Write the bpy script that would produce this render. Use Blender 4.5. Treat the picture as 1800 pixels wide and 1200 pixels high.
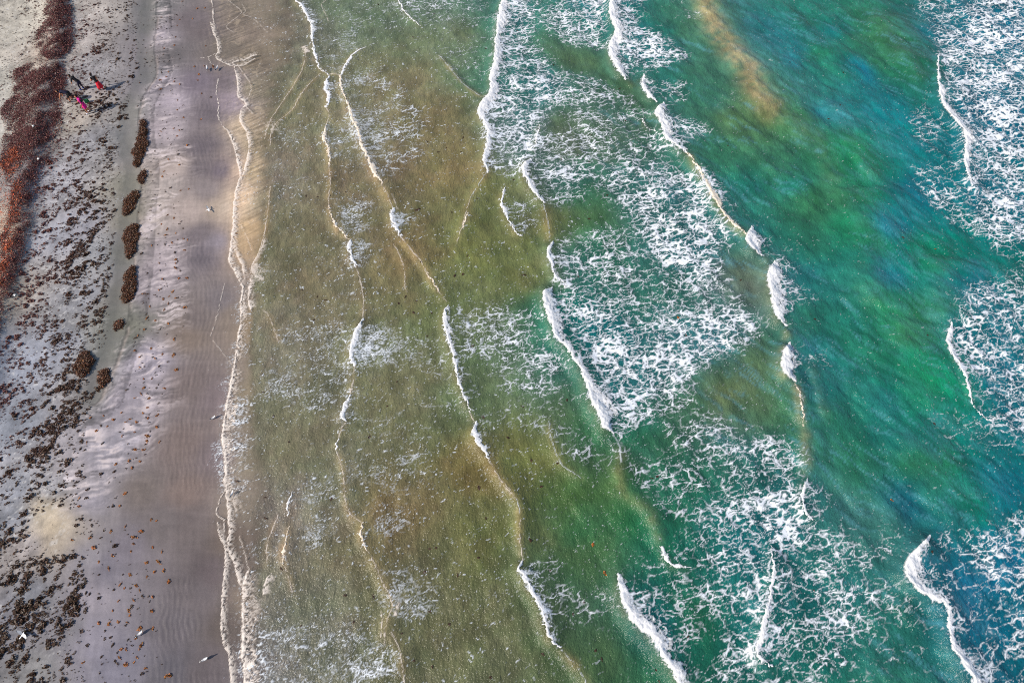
import bpy, bmesh, math, random
import numpy as np
from mathutils import Vector, Matrix

# ------------------------------------------------------------------ camera, sky, sun, exposure
scn = bpy.context.scene
for o in list(bpy.data.objects): bpy.data.objects.remove(o, do_unlink=True)
COL = scn.collection
random.seed(7); rng = np.random.default_rng(7)

CAM_H = 36.6                      # drone height above the water
TILT = math.radians(28.0)         # lens tilt away from straight down
cam_data = bpy.data.cameras.new('camera'); cam = bpy.data.objects.new('camera', cam_data); COL.objects.link(cam)
cam_data.sensor_width = 36.0; cam_data.lens = 24.0
cam_data.clip_start = 0.5; cam_data.clip_end = 6000.0
cam.location = (0, 0, CAM_H); cam.rotation_euler = (TILT, 0, 0)
scn.camera = cam

SUN_ELEV = math.radians(38.0)
SUN_AZ = math.atan2(-0.90, -0.44)          # clockwise from +Y: the sun stands over the land
sx, sy, sz = math.sin(SUN_AZ)*math.cos(SUN_ELEV), math.cos(SUN_AZ)*math.cos(SUN_ELEV), math.sin(SUN_ELEV)
world = bpy.data.worlds.new('World'); scn.world = world; world.use_nodes = True
wn = world.node_tree.nodes; wl = world.node_tree.links
bg = wn['Background']
sky = wn.new('ShaderNodeTexSky'); sky.sky_type = 'NISHITA'; sky.sun_disc = False
sky.sun_elevation = SUN_ELEV; sky.sun_rotation = SUN_AZ
wl.new(sky.outputs[0], bg.inputs[0]); bg.inputs[1].default_value = 0.11
sun_data = bpy.data.lights.new('sun', 'SUN'); sun_data.energy = 4.0; sun_data.angle = math.radians(0.5)
sun_data.color = (1.0, 0.90, 0.78)
sun = bpy.data.objects.new('sun', sun_data); COL.objects.link(sun)
sun.rotation_euler = Vector((sx, sy, sz)).to_track_quat('Z', 'Y').to_euler()
scn.view_settings.view_transform = 'Standard'; scn.view_settings.look = 'None'
scn.view_settings.exposure = 0.25; scn.view_settings.gamma = 1.0
scn.view_settings.use_curve_mapping = False
scn.cycles.use_denoising = False; scn.cycles.filter_width = 1.0; scn.cycles.max_bounces = 6; scn.cycles.transparent_max_bounces = 12
GAIN = 1.16                        # radiance of a white horizontal sheet under this light

# ------------------------------------------------------------------ numeric helpers
ST, CT = math.sin(TILT), math.cos(TILT)
def ground(u, v, z=0.0):
    """survey point: where the sight line through photo position (u, v) meets height z"""
    a, b = np.asarray(u, float)-900.0, 600.0-np.asarray(v, float)
    dx, dy, dz = a, b*CT+1200*ST, b*ST-1200*CT
    t = (z-CAM_H)/dz
    return dx*t, dy*t
def gpts(pts):
    p = np.array(pts, float); x, y = ground(p[:, 0], p[:, 1]); return np.stack([x, y], 1)
def scale_at(x, y):
    """photo pixels per metre near a ground point"""
    return 1200.0/(np.asarray(y)*ST+CAM_H*CT)

def h01(ix, iy, seed):
    ix = ix.astype(np.int64).astype(np.uint32); iy = iy.astype(np.int64).astype(np.uint32)
    h = ix*np.uint32(374761393)+iy*np.uint32(668265263)+np.uint32((seed*974634777) & 0xffffffff)
    h = (h ^ (h >> np.uint32(13)))*np.uint32(1274126177)
    h = h ^ (h >> np.uint32(16)); h = h*np.uint32(2246822519); h = h ^ (h >> np.uint32(15))
    return h.astype(np.float32)/np.float32(4294967295.0)
def vnoise(x, y, seed=0):
    x = np.asarray(x, np.float64); y = np.asarray(y, np.float64)
    ix = np.floor(x); iy = np.floor(y); fx = (x-ix).astype(np.float32); fy = (y-iy).astype(np.float32)
    fx = fx*fx*fx*(fx*(fx*6-15)+10); fy = fy*fy*fy*(fy*(fy*6-15)+10)
    a = h01(ix, iy, seed); b = h01(ix+1, iy, seed); c = h01(ix, iy+1, seed); d = h01(ix+1, iy+1, seed)
    return a+(b-a)*fx+(c-a)*fy+(a-b-c+d)*fx*fy
def fbm(x, y, seed=0, octv=3, gain=0.5):
    s = 0.0; a = 1.0; t = 0.0
    for i in range(octv):
        s = s+a*vnoise(x*(2.03**i)+17.3*i, y*(2.03**i)-9.1*i, seed+i*31); t += a; a *= gain
    return s/t
def worley(x, y, seed=0):
    ix = np.floor(x); iy = np.floor(y)
    f1 = np.full(x.shape, 9.0, np.float32); f2 = f1.copy()
    for dx in (-1, 0, 1):
        for dy in (-1, 0, 1):
            cx, cy = ix+dx, iy+dy
            px = cx+0.1+0.8*h01(cx, cy, seed); py = cy+0.1+0.8*h01(cx, cy, seed+5)
            d = np.sqrt((px-x)**2+(py-y)**2).astype(np.float32)
            f2 = np.minimum(f2, np.maximum(f1, d)); f1 = np.minimum(f1, d)
    return f1, f2
def sstep(a, b, x):
    t = np.clip((x-a)/(b-a), 0, 1); return t*t*(3-2*t)
def srgb(c):
    c = np.asarray(c, float)/255.0
    return np.where(c <= 0.04045, c/12.92, ((c+0.055)/1.055)**2.4)
def gauss1(a, s, ax):
    r = int(math.ceil(3*s)); k = np.exp(-0.5*(np.arange(-r, r+1)/s)**2); k /= k.sum()
    p = [(0, 0), (0, 0)]; p[ax] = (r, r); b = np.pad(a, p, mode='edge'); out = np.zeros_like(a)
    n = a.shape[ax]
    for i, w in enumerate(k):
        out += w*(b[i:i+n] if ax == 0 else b[:, i:i+n])
    return out
def blur(a, s): return gauss1(gauss1(a, s, 0), s, 1)
def in_poly(px, py, poly):
    ins = np.zeros(px.shape, bool); n = len(poly)
    for i in range(n):
        x1, y1 = poly[i]; x2, y2 = poly[(i+1) % n]
        if y1 == y2: continue
        c = ((y1 > py) != (y2 > py)) & (px < (x2-x1)*(py-y1)/(y2-y1)+x1); ins ^= c
    return ins
def smooth_line(P, n=4):
    """Catmull-Rom through the surveyed points"""
    P = np.asarray(P, float)
    if len(P) < 3: return P
    Q = np.vstack([2*P[0]-P[1], P, 2*P[-1]-P[-2]]); out = []
    for i in range(1, len(Q)-2):
        for k in range(n):
            t = k/n; a, b, c, d = Q[i-1], Q[i], Q[i+1], Q[i+2]
            out.append(0.5*((2*b)+(c-a)*t+(2*a-5*b+4*c-d)*t*t+(3*b-a-3*c+d)*t**3))
    out.append(P[-1]); return np.array(out)
def line_dist(px, py, L):
    """signed distance (positive to the left of travel) and arc fraction to polyline L"""
    best = np.full(px.shape, 1e9); sd = np.zeros(px.shape); tt = np.zeros(px.shape)
    seg = np.linalg.norm(np.diff(L, axis=0), axis=1); cum = np.concatenate([[0], np.cumsum(seg)]); tot = cum[-1]
    for i in range(len(L)-1):
        ax, ay = L[i]; bx, by = L[i+1]; ex, ey = bx-ax, by-ay; l2 = ex*ex+ey*ey+1e-12
        t = np.clip(((px-ax)*ex+(py-ay)*ey)/l2, 0, 1)
        qx, qy = px-(ax+t*ex), py-(ay+t*ey); d2 = qx*qx+qy*qy
        m = d2 < best; best = np.where(m, d2, best)
        cr = ex*(py-ay)-ey*(px-ax)
        sd = np.where(m, np.sign(cr), sd); tt = np.where(m, (cum[i]+t*seg[i])/tot, tt)
    return np.sqrt(best)*np.where(sd == 0, 1, sd), np.sqrt(best), tt

# ------------------------------------------------------------------ survey of the beach (positions read off the photo, laid on the ground)
SHORE = [(352,-400),(362,-150),(372,0),(376,45),(384,90),(404,115),(408,150),(408,190),(400,228),(411,258),(421,298),(414,335),(411,380),(405,440),(405,462),
         (416,482),(428,505),(430,555),(419,602),(412,642),(404,685),(397,725),(392,765),(394,800),(399,835),(397,855),(384,885),(381,905),(395,930),
         (396,962),(393,1000),(392,1050),(390,1095),(394,1130),(404,1152),(407,1200),(410,1320),(414,1500)]
# crest: pts top to bottom, widths of the white roll (photo px), wave height (m), sand and painted sun warmth of the face, label or None for an unbroken ridge
CRESTS = [
 dict(p=[(1648,100),(1642,112),(1643,150),(1650,185),(1672,215),(1688,240),(1690,275),(1692,305),(1702,325)], w=[2,3,5,9,13,13,9,8,4], h=.45, s=.1,
      l='long white breaker edging the broad foam field at the deep upper corner'),
 dict(p=[(1668,570),(1660,600),(1672,632),(1690,660),(1697,690),(1708,718)], w=[3,9,8,9,5,3], h=.35, s=.15, l='ragged white breaker with bright green water on its shoreward side'),
 dict(p=[(1708,718),(1722,732),(1738,741),(1748,736)], w=[3,4,4,2], h=.12, s=0, l='short hooked white foam crest below the ragged deep water breaker'),
 dict(p=[(1628,942),(1606,962),(1586,984),(1581,1010),(1600,1035),(1625,1052),(1650,1066),(1657,1090),(1660,1130),(1680,1165),(1700,1200),(1722,1250)], w=[3,7,20,27,20,13,9,8,13,20,26,28], h=.55, s=.1,
      l='thick curling white breaker rolling into the lacy foam at the lower deep end'),
 dict(p=[(1076,-40),(1073,0),(1070,30),(1080,60),(1070,85),(1072,105),(1085,130),(1097,141)], w=[8,9,12,11,14,13,12,5], h=.45, s=.35, l='white breaker with a wide foam fan behind it, top of the middle row'),
 dict(p=[(1131,133),(1126,150),(1132,165),(1141,176),(1152,181)], w=[4,8,9,9,4], h=.3, s=.2, l='small crescent breaker between two larger ones in the teal water'),
 dict(p=[(1163,186),(1150,205),(1160,222),(1167,245),(1185,262),(1203,273)], w=[7,20,15,12,11,4], h=.45, s=.3, l='bright white breaker trailing a short foam tongue in teal water'),
 dict(p=[(1129,210),(1134,224),(1150,233)], w=[2,3,2], h=.15, s=.3, l='tiny curved white crest just shoreward of the short foam tongue'),
 dict(p=[(1203,273),(1222,302),(1240,335),(1256,365),(1276,394),(1300,413),(1310,424)], w=[2,4,7,10,7,4,2], h=.5, s=.85, l='thin white crest on a long sandy gold wave face beside the lace field'),
 dict(p=[(1318,403),(1308,424),(1318,443),(1333,452)], w=[8,20,18,8], h=.45, s=.3, l='compact white breaker at the lower end of the sandy gold wave'),
 dict(p=[(1356,468),(1345,490),(1349,520),(1355,545),(1364,565),(1378,574)], w=[16,26,24,19,17,5], h=.55, s=.5, l='thick blocky white breaker with a splash patch at the edge of deep water'),
 dict(p=[(1384,606),(1371,625),(1370,650),(1377,664),(1393,673)], w=[6,22,23,20,5], h=.55, s=.6, l='stubby solid white breaker standing alone on a thin olive ridge'),
 dict(p=[(1393,673),(1402,700),(1406,725),(1410,750)], w=[2,3,3,1], h=.35, s=.9, l='thread thin white crest trailing below the stubby solid breaker'),
 dict(p=[(1417,842),(1406,865),(1407,890),(1416,906),(1428,911)], w=[4,7,7,6,3], h=.35, s=.3, l='small C shaped breaker at the edge of the brown sediment patch'),
 dict(p=[(888,-40),(884,0),(878,20),(874,50),(871,80),(869,110),(862,140),(862,165),(848,185),(842,205),(855,230),(855,260),(850,290),(856,306)], w=[9,9,10,11,11,9,10,9,13,14,10,8,7,3], h=.4, s=.4,
      l='long wavy white breaker between olive shallows and the upper foam fan'),
 dict(p=[(947,222),(941,248),(938,268)], w=[3,4,2], h=.15, s=.3, l='faint short white crest inside the upper foam fan'),
 dict(p=[(931,283),(917,300),(925,325),(938,346),(955,361)], w=[5,10,10,9,3], h=.4, s=.4, l='hooked white breaker heading the broad central foam field'),
 dict(p=[(886,333),(881,358),(890,384),(903,408),(916,418)], w=[3,5,5,4,2], h=.25, s=.4, l='slim arc of white crest in front of the hooked breaker'),
 dict(p=[(970,426),(962,446),(968,470),(975,490),(994,508)], w=[4,8,8,6,3], h=.35, s=.2, l='medium white breaker just above the long diagonal one'),
 dict(p=[(968,508),(955,521),(958,546),(969,578),(976,600),(991,612),(1010,640),(1024,668),(1034,700),(1050,735),(1060,755),(1076,764)], w=[5,13,14,14,12,9,9,11,16,23,22,4], h=.5, s=.3,
      l='long diagonal white breaker cutting through the central foam field'),
 dict(p=[(786,540),(780,560),(784,590),(794,622),(800,650),(806,678),(815,700),(826,725)], w=[5,9,8,6,5,6,6,2], h=.35, s=.3, l='white breaker at the shoreward end of the pale mid foam streak'),
 dict(p=[(836,744),(830,762),(843,788),(858,808)], w=[4,9,7,3], h=.35, s=.4, l='short white breaker at the top of a golden ridge line'),
 dict(p=[(919,985),(912,1000),(925,1030),(944,1060),(954,1090),(960,1113),(970,1130),(984,1140)], w=[4,10,9,8,8,8,7,2], h=.35, s=.35, l='slanting white breaker over olive water near the lower edge'),
 dict(p=[(1082,1010),(1086,1036),(1095,1064),(1114,1098),(1144,1124),(1160,1154),(1180,1180),(1196,1212)], w=[6,13,20,26,22,18,16,8], h=.5, s=.3, l='broad white breaker sweeping diagonally through dark green water'),
 dict(p=[(1159,962),(1169,984),(1185,997),(1214,998)], w=[3,6,5,2], h=.2, s=.2, l='small curved white crest above the broad dark green breaker'),
 dict(p=[(1354,960),(1355,1000),(1348,1050),(1340,1080),(1331,1120),(1328,1150),(1346,1171),(1356,1173)], w=[2,5,6,7,10,11,7,3], h=.3, s=.1, l='narrow upright white breaker between lacy foam and dark green water'),
 dict(p=[(639,562),(627,582),(618,610),(615,633),(623,646)], w=[3,8,9,8,3], h=.28, s=.2, l='small wedge of white breaker in the olive shallows with a foam tail'),
 dict(p=[(616,694),(605,714),(600,733),(609,743)], w=[3,7,6,2], h=.2, s=.2, l='tiny crescent breaker below the wedge in the olive shallows'),
 dict(p=[(596,770),(592,783),(593,796)], w=[2,4,2], h=.15, s=.3, l='faint sliver of white crest in olive shallows below the tiny crescent'),
 dict(p=[(515,864),(505,890),(508,905)], w=[2,5,2], h=.14, s=.3, l='slim white crest near the lower swash'),
 dict(p=[(510,925),(506,945),(498,972),(502,998)], w=[2,3,5,2], h=.2, s=.8, l='glowing orange tinged crest near the lower swash'),
 dict(p=[(636,918),(635,945),(646,968)], w=[2,4,2], h=.2, s=.7, l='short gold tinged crest amid speckled foam in olive shallows'),
 dict(p=[(514,-20),(519,2),(534,20),(541,36),(548,46),(548,70),(553,98),(562,122),(577,134)], w=[6,7,5,5,6,4,4,3,2], h=.18, s=.3, l='thin scalloped white crest entering the shallows beside the swash'),
 dict(p=[(578,137),(571,155),(576,172),(574,190)], w=[3,7,6,3], h=.2, s=.5, l='short bulging white crest where two wave lines meet'),
 dict(p=[(574,220),(569,245),(577,265),(579,292)], w=[3,6,5,2], h=.2, s=.6, l='gold edged thin crest in the middle of the brown shallows'),
 dict(p=[(577,358),(582,382),(592,402),(613,422)], w=[2,4,4,3], h=.2, s=.8, l='fine peach coloured crest line above a small foam patch'),
 dict(p=[(616,424),(612,440),(618,458),(627,471)], w=[4,7,6,2], h=.22, s=.4, l='small white crest with a dotted foam patch behind it in the shallows'),
 dict(p=[(642,84),(620,98),(605,120),(598,136)], w=[2,4,4,3], h=.15, s=.4, l='curving white crest arm reaching up from the second wave line'),
 dict(p=[(598,136),(600,160),(610,182),(616,206),(627,232),(635,256),(645,282),(656,306),(671,326)], w=[4,5,3,6,6,5,6,8,3], h=.25, s=.6, l='long fine white and gold crest of the second wave line'),
 dict(p=[(690,368),(686,386),(694,404),(704,418)], w=[5,10,8,3], h=.25, s=.4, l='button like white crest patch at the end of the second wave line'),
 dict(p=[(751,482),(760,500),(770,514)], w=[2,5,2], h=.2, s=.6, l='small white streak crest on a golden ridge in olive water'),
 dict(p=[(692,-10),(702,8),(716,30),(738,48)], w=[4,4,3,2], h=.15, s=.2, l='thin white crest slanting in from the top of the shallows'),
 dict(p=[(821,378),(816,392),(814,402)], w=[2,4,2], h=.2, s=.8, l='lone bright fleck of crest on an olive ridge'),
]
RIDGES = [  # unbroken wave faces: pts, height, sand and painted sun warmth, half width factor
 ([(1230,-30),(1246,25),(1265,60),(1290,95),(1315,125),(1330,165),(1360,200)], .5, 1.5, 3.0), ([(1335,452),(1352,472)], .4, .7, 1), ([(1378,574),(1382,606)], .45, .8, 1),
 ([(1410,750),(1416,780),(1415,835)], .3, .9, 1.2), ([(955,361),(962,392),(966,425)], .35, .9, 1.2), ([(671,326),(682,346),(690,366)], .3, 1, 1),
 ([(704,418),(722,440),(740,462),(752,484)], .25, .7, 1), ([(770,514),(785,532)], .25, .6, 1), ([(826,725),(834,744)], .25, .3, 1),
 ([(858,808),(876,840),(905,876),(913,905),(914,950),(919,985)], .35, .8, .9), ([(984,1140),(1010,1168),(1030,1200),(1050,1240)], .3, .7, 1.1),
 ([(868,182),(838,168),(812,148),(790,122),(772,100)], .18, .8, 1), ([(856,306),(840,330),(828,350),(818,380),(810,410),(803,430)], .2, .6, 1.3),
 ([(692,430),(705,455),(712,480),(712,505),(716,515)], .15, .6, 1), ([(579,292),(582,325),(578,358)], .18, .8, 1), ([(577,134),(590,132),(598,136)], .12, .8, .8),
 ([(574,190),(580,205),(574,220)], .15, .7, 1), ([(627,471),(634,495),(640,530),(639,562)], .14, .3, 1.2), ([(623,646),(622,670),(616,694)], .18, .4, 1.2), ([(609,743),(600,757),(596,770)], .15, .4, 1),
 ([(593,796),(604,830),(608,880),(618,905),(636,918)], .14, .8, 1), ([(646,968),(660,990),(672,1020),(690,1060),(680,1095),(676,1130)], .16, .5, 1.3),
 ([(690,1110),(705,1150),(712,1200)], .15, .5, 1.3), ([(502,998),(510,1020),(515,1040)], .1, .7, 1), ([(490,905),(472,950),(470,990)], .06, .7, 1),
 ([(540,84),(533,122),(512,160),(492,190),(476,215),(466,245)], .1, .75, .9), ([(562,132),(532,165),(515,195),(492,214),(479,232),(475,258)], .1, .75, .9),
 ([(476,330),(471,380),(464,420),(454,450),(446,466)], .14, 1.2, .9), ([(463,545),(475,560),(490,600)], .05, .5, 1), ([(1085,785),(1092,800),(1088,830),(1100,870),(1140,900),(1160,960)], .3, .5, 1.3),
 ([(965,740),(968,770),(985,815),(1020,840)], .15, .5, 1), ([(1097,141),(1118,150),(1131,133)], .2, .3, 1), ([(1203,273),(1212,288)], .3, .6, 1),
 ([(1425,640),(1440,700),(1450,740)], .25, .2, 1.3), ([(1495,330),(1520,400),(1530,470),(1525,540)], .5, .1, 3.5), ([(1460,180),(1500,260),(1540,320)], .4, .1, 3.0), ([(1540,30),(1580,90),(1620,150)], .45, .1, 3.0),
 ([(1640,450),(1655,520),(1665,570)], .5, .1, 3.0), ([(1580,560),(1600,640),(1640,730)], .4, .05, 3.5), ([(1560,760),(1620,830),(1690,930)], .4, .05, 3.5), ([(1380,200),(1440,260),(1470,330)], .35, .2, 3),
]
# fine foam threads, some painting caustic fold lines, on the swash and on the water: pts, width px, strength
THREADS = [
 ([(372,0),(376,25),(374,22),(378,55)],1.6,.7), ([(371,40),(374,55),(381,72),(384,90),(379,98)],1.8,.9), ([(379,98),(383,105),(395,112),(404,115)],1.8,.8), ([(352,104),(366,101),(378,96)],1.5,.7), ([(366,101),(370,110),(376,115)],1.4,.6),
 ([(404,114),(416,108),(430,107),(442,100),(455,97)],3.5,.75), ([(405,116),(425,116),(437,111),(448,104)],2.5,.6),
 ([(384,140),(381,165),(385,185),(384,205),(392,222),(400,230)],1.7,.85), ([(400,229),(411,257),(421,298),(423,312)],2.0,1.0),
 ([(412,118),(418,145),(419,170),(432,182),(424,195),(423,215),(434,235),(438,262),(430,300),(424,318)],2.0,.9), ([(420,118),(432,135),(441,150),(440,165),(431,184),(445,200)],1.5,.6),
 ([(423,312),(415,335),(411,365),(410,400),(405,440),(404,462),(413,478),(428,505)],2.6,1.0), ([(410,400),(413,440),(425,465),(431,490)],1.8,.8),
 ([(423,395),(435,420),(443,440)],1.3,.45), ([(467,420),(462,435),(446,463),(441,480)],1.8,.7), ([(395,500),(388,530),(380,565),(370,592)],1.5,.55), ([(374,598),(390,618),(408,642)],1.2,.45),
 ([(428,505),(424,530),(424,560),(418,600),(412,642)],3.0,1.0), ([(442,490),(437,520),(441,545)],2.6,.9),
 ([(412,642),(404,685),(397,725),(392,765),(394,800),(399,833)],4.5,1.0), ([(399,833),(394,845),(398,858),(402,866)],2.4,.95),
 ([(396,858),(384,886),(381,905),(396,913)],1.5,.9), ([(398,862),(401,895),(403,930),(401,962),(412,990),(420,1020),(430,1036)],2.0,.95), ([(383,918),(386,940),(395,962),(396,990),(392,1040),(390,1095),(393,1130),(403,1150),(406,1185),(410,1230)],1.8,.9),
 ([(394,912),(394,940),(396,962)],1.3,.6), ([(412,1150),(405,1165),(406,1200)],1.6,.6), ([(409,862),(412,885),(416,900)],2.4,.6), ([(422,942),(428,965),(434,988),(438,1002)],1.6,.55),
 ([(436,1004),(429,1030),(427,1060),(428,1105),(427,1150),(432,1200),(434,1240)],5.5,1.0), ([(476,1008),(466,1025),(463,1045)],2.4,.9), ([(448,1052),(446,1080)],2.6,.6),
 ([(425,8),(432,20),(428,26),(445,33),(470,58)],1.5,.4), ([(400,0),(424,20),(420,28),(400,45),(402,52),(412,58)],1.5,.4),
 ([(535,85),(540,92)],10,.7), ([(470,228),(480,222),(478,234)],6,.5), ([(451,466),(447,484),(460,490)],9,.6), ([(575,0),(566,10),(570,20),(578,40)],1.6,.5),
 ([(700,1065),(696,1080)],7,.8), ([(672,1075),(671,1120)],1.8,.6), ([(720,440),(740,462)],1.4,.4), ([(1075,764),(1088,785),(1090,815)],2.5,.6), ([(690,345),(700,370)],2,.5),
 ([(878,842),(890,862),(904,877)],1.6,.6), ([(1220,300),(1238,330)],2,.6),
]
# spread foam: polygon, cover
FOAM_AND_PATCHES = [
 ([(1645,104),(1680,212),(1697,300),(1720,350),(1800,400),(1950,430),(1950,-120),(1740,-120),(1725,20),(1690,60)], .66), ([(1735,60),(1900,60),(1900,270),(1740,240),(1715,150)], .2),
 ([(1600,-60),(1740,-60),(1720,70),(1650,104),(1620,40)], .38), ([(1590,290),(1690,300),(1800,395),(1880,420),(1880,450),(1720,420),(1640,370)], .42), ([(1590,210),(1640,160),(1690,300),(1630,270)], .3),
 ([(1665,580),(1700,690),(1750,745),(1830,770),(1950,770),(1950,510),(1720,540)], .55), ([(1660,520),(1950,440),(1950,560),(1690,570)], .33), ([(1720,360),(1900,420),(1900,500),(1740,440)], .25), ([(1640,700),(1740,740),(1900,800),(1900,850),(1700,800),(1620,750)], .2),
 ([(1605,960),(1680,930),(1800,900),(1950,880),(1950,1300),(1740,1300),(1700,1180),(1680,1060),(1640,1010)], .34), ([(1700,980),(1900,950),(1900,1060),(1760,1060)], .2),
 ([(1420,850),(1470,870),(1480,900),(1430,915)], .4), ([(1380,470),(1400,490),(1400,525),(1380,540)], .45), ([(1400,620),(1455,615),(1460,640),(1410,650)], .3), ([(1335,405),(1358,420),(1350,445),(1335,450)], .4),
 ([(885,-60),(866,160),(846,205),(858,300),(905,310),(945,285),(958,205),(985,140),(962,100),(935,70),(925,-60)], .58), ([(885,180),(960,190),(1010,240),(960,280),(880,290)], .2),
 ([(955,30),(1000,-60),(1075,-60),(1068,90),(1040,92),(985,75)], .5), ([(1080,-60),(1092,50),(1085,125),(1125,128),(1190,112),(1212,98),(1170,68),(1120,42),(1150,-60)], .68), ([(1150,-60),(1150,5),(1180,40),(1250,40),(1240,-60)], .18),
 ([(950,120),(1030,130),(1110,170),(1150,212),(1080,225),(1000,212),(950,182)], .42), ([(905,-60),(960,-60),(950,40),(915,60)], .22),
 ([(1165,205),(1200,200),(1252,228),(1245,248),(1190,242)], .6), ([(1138,140),(1200,138),(1215,178),(1160,180)], .38), ([(1240,175),(1290,160),(1300,190),(1240,200)], .2),
 ([(1000,215),(1170,225),(1215,300),(1290,415),(1240,470),(1130,410),(1060,330),(940,300)], .38), ([(1090,290),(1225,310),(1300,420),(1240,490),(1130,430),(1060,350)], .3),
 ([(930,285),(1000,290),(1040,340),(980,370),(945,350)], .4), ([(885,335),(925,345),(950,400),(920,418),(895,385)], .4),
 ([(965,430),(1060,400),(1240,430),(1300,520),(1350,560),(1320,605),(1230,640),(1180,700),(1080,690),(1030,640),(985,505)], .46), ([(1170,560),(1335,545),(1322,602),(1230,645),(1130,630)], .28),
 ([(965,520),(1100,560),(1170,660),(1090,760),(1045,700)], .42), ([(970,430),(1010,450),(1020,500),(980,495)], .3), ([(1020,690),(1180,640),(1260,700),(1180,735),(1090,740)], .3),
 ([(790,548),(950,545),(970,590),(1015,650),(970,705),(890,655),(800,610)], .42), ([(785,550),(830,545),(850,600),(800,610)], .2), ([(860,640),(970,650),(1010,720),(960,760),(880,740)], .2),
 ([(1100,730),(1260,728),(1415,785),(1410,845),(1330,830),(1210,795)], .38), ([(1240,740),(1400,785),(1380,830),(1270,800)], .22), ([(1090,785),(1200,800),(1400,835),(1420,950),(1330,1000),(1230,960),(1120,860)], .3),
 ([(1230,900),(1420,835),(1440,915),(1500,960),(1540,1010),(1490,1130),(1440,1260),(1230,1260),(1270,1060)], .36), ([(1340,880),(1420,860),(1420,960),(1360,1150),(1300,1130),(1300,950)], .14),
 ([(1090,985),(1210,960),(1330,970),(1280,1060),(1150,1060)], .3), ([(1100,1020),(1180,1060),(1200,1130),(1190,1185),(1130,1100)], .34), ([(1185,1050),(1330,1050),(1320,1230),(1230,1230),(1260,1120)], .2),
 ([(920,990),(990,1000),(1080,1030),(1080,1070),(1000,1075),(950,1060)], .36), ([(955,1080),(1050,1090),(1100,1110),(1020,1120),(970,1130)], .3), ([(1440,940),(1560,900),(1580,990),(1480,980)], .14), ([(1540,950),(1600,930),(1600,975),(1550,985)], .25),
 ([(1440,1000),(1580,1000),(1650,1060),(1670,1180),(1450,1230)], .2), ([(960,740),(1010,745),(1090,820),(1040,825),(985,800)], .35), ([(1080,720),(1110,740),(1110,820),(1080,815)], .2),
 ([(640,565),(720,590),(790,610),(800,640),(720,640),(650,640),(622,640)], .26), ([(638,570),(690,590),(720,602),(660,625),(622,640)], .3), ([(608,700),(630,715),(625,738),(605,738)], .35),
 ([(585,140),(600,170),(610,215),(640,280),(680,330),(740,280),(760,220),(720,160),(640,110)], .24), ([(620,215),(680,215),(740,240),(700,280),(640,270)], .15), ([(552,50),(640,50),(640,90),(590,130),(560,110)], .22),
 ([(560,-30),(700,-30),(740,50),(700,60),(570,40)], .16), ([(720,-30),(870,-30),(860,40),(760,50),(710,20)], .3), ([(760,80),(850,80),(860,160),(800,150)], .14), ([(570,225),(630,225),(650,290),(590,300)], .24),
 ([(690,370),(712,375),(712,395),(700,410)], .5), ([(585,355),(640,350),(650,400),(610,415)], .26), ([(615,425),(655,430),(650,455),(625,465)], .42), ([(520,440),(640,430),(660,540),(600,560),(520,500)], .12),
 ([(445,465),(475,470),(480,500),(450,505)], .35), ([(487,220),(550,225),(540,250),(490,250)], .22), ([(480,300),(540,300),(550,350),(490,360)], .14), ([(560,230),(620,300),(700,420),(600,470)], .08),
 ([(480,570),(620,560),(640,700),(590,740),(460,720)], .17), ([(590,740),(780,640),(860,700),(880,760),(760,820),(600,850)], .12), ([(590,790),(720,790),(780,830),(700,880),(610,880)], .16), ([(650,900),(720,895),(720,950),(660,955)], .26),
 ([(520,800),(610,800),(620,910),(560,960),(520,930)], .16), ([(520,930),(570,930),(570,970),(520,970)], .18), ([(670,970),(760,1000),(780,1070),(700,1090),(670,1050)], .28), ([(690,1030),(770,1030),(770,1075),(700,1080)], .2),
 ([(450,1060),(560,1060),(640,1080),(720,1150),(730,1260),(450,1260)], .24), ([(540,1130),(660,1130),(700,1180),(660,1240),(550,1200)], .18), ([(730,1170),(880,1140),(880,1260),(730,1260)], .07), ([(870,950),(960,930),(980,980),(930,985)], .1),
 ([(390,770),(398,640),(426,640),(428,700),(436,780),(436,850),(402,860)], .62), ([(424,500),(440,500),(434,600),(412,642)], .6), ([(400,870),(470,880),(480,960),(440,1000),(410,960)], .14), ([(428,1010),(450,1020),(452,1100),(468,1200),(474,1280),(430,1280),(427,1100)], .5),
 ([(430,1120),(460,1130),(475,1220),(435,1240)], .3), ([(412,320),(450,300),(455,350),(420,370)], .15), ([(445,640),(480,640),(480,760),(440,760)], .06), ([(395,860),(425,860),(425,890),(400,890)], .25),
 ([(205,340),(217,340),(219,356),(208,358)], .75), ([(158,608),(164,612),(168,640),(160,632),(152,624)], .8), ([(166,640),(172,648),(168,652)], .5),  # plain white patches in the runnel
]
SPECK = [([(440,-80),(1000,-80),(1000,500),(960,700),(930,1260),(440,1260),(430,500)], .12), ([(1330,-80),(1900,-80),(1900,1260),(1600,1260),(1420,800),(1360,500),(1230,200)], .05), ([(1000,200),(1420,600),(1500,1260),(900,1260),(960,700)], .07),  # foam flecks, plus white specks painted for sun glints on ripples
 ([(1560,380),(1800,400),(1800,560),(1640,560)], .06), ([(1620,720),(1800,760),(1800,860),(1680,820)], .08)]
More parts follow.
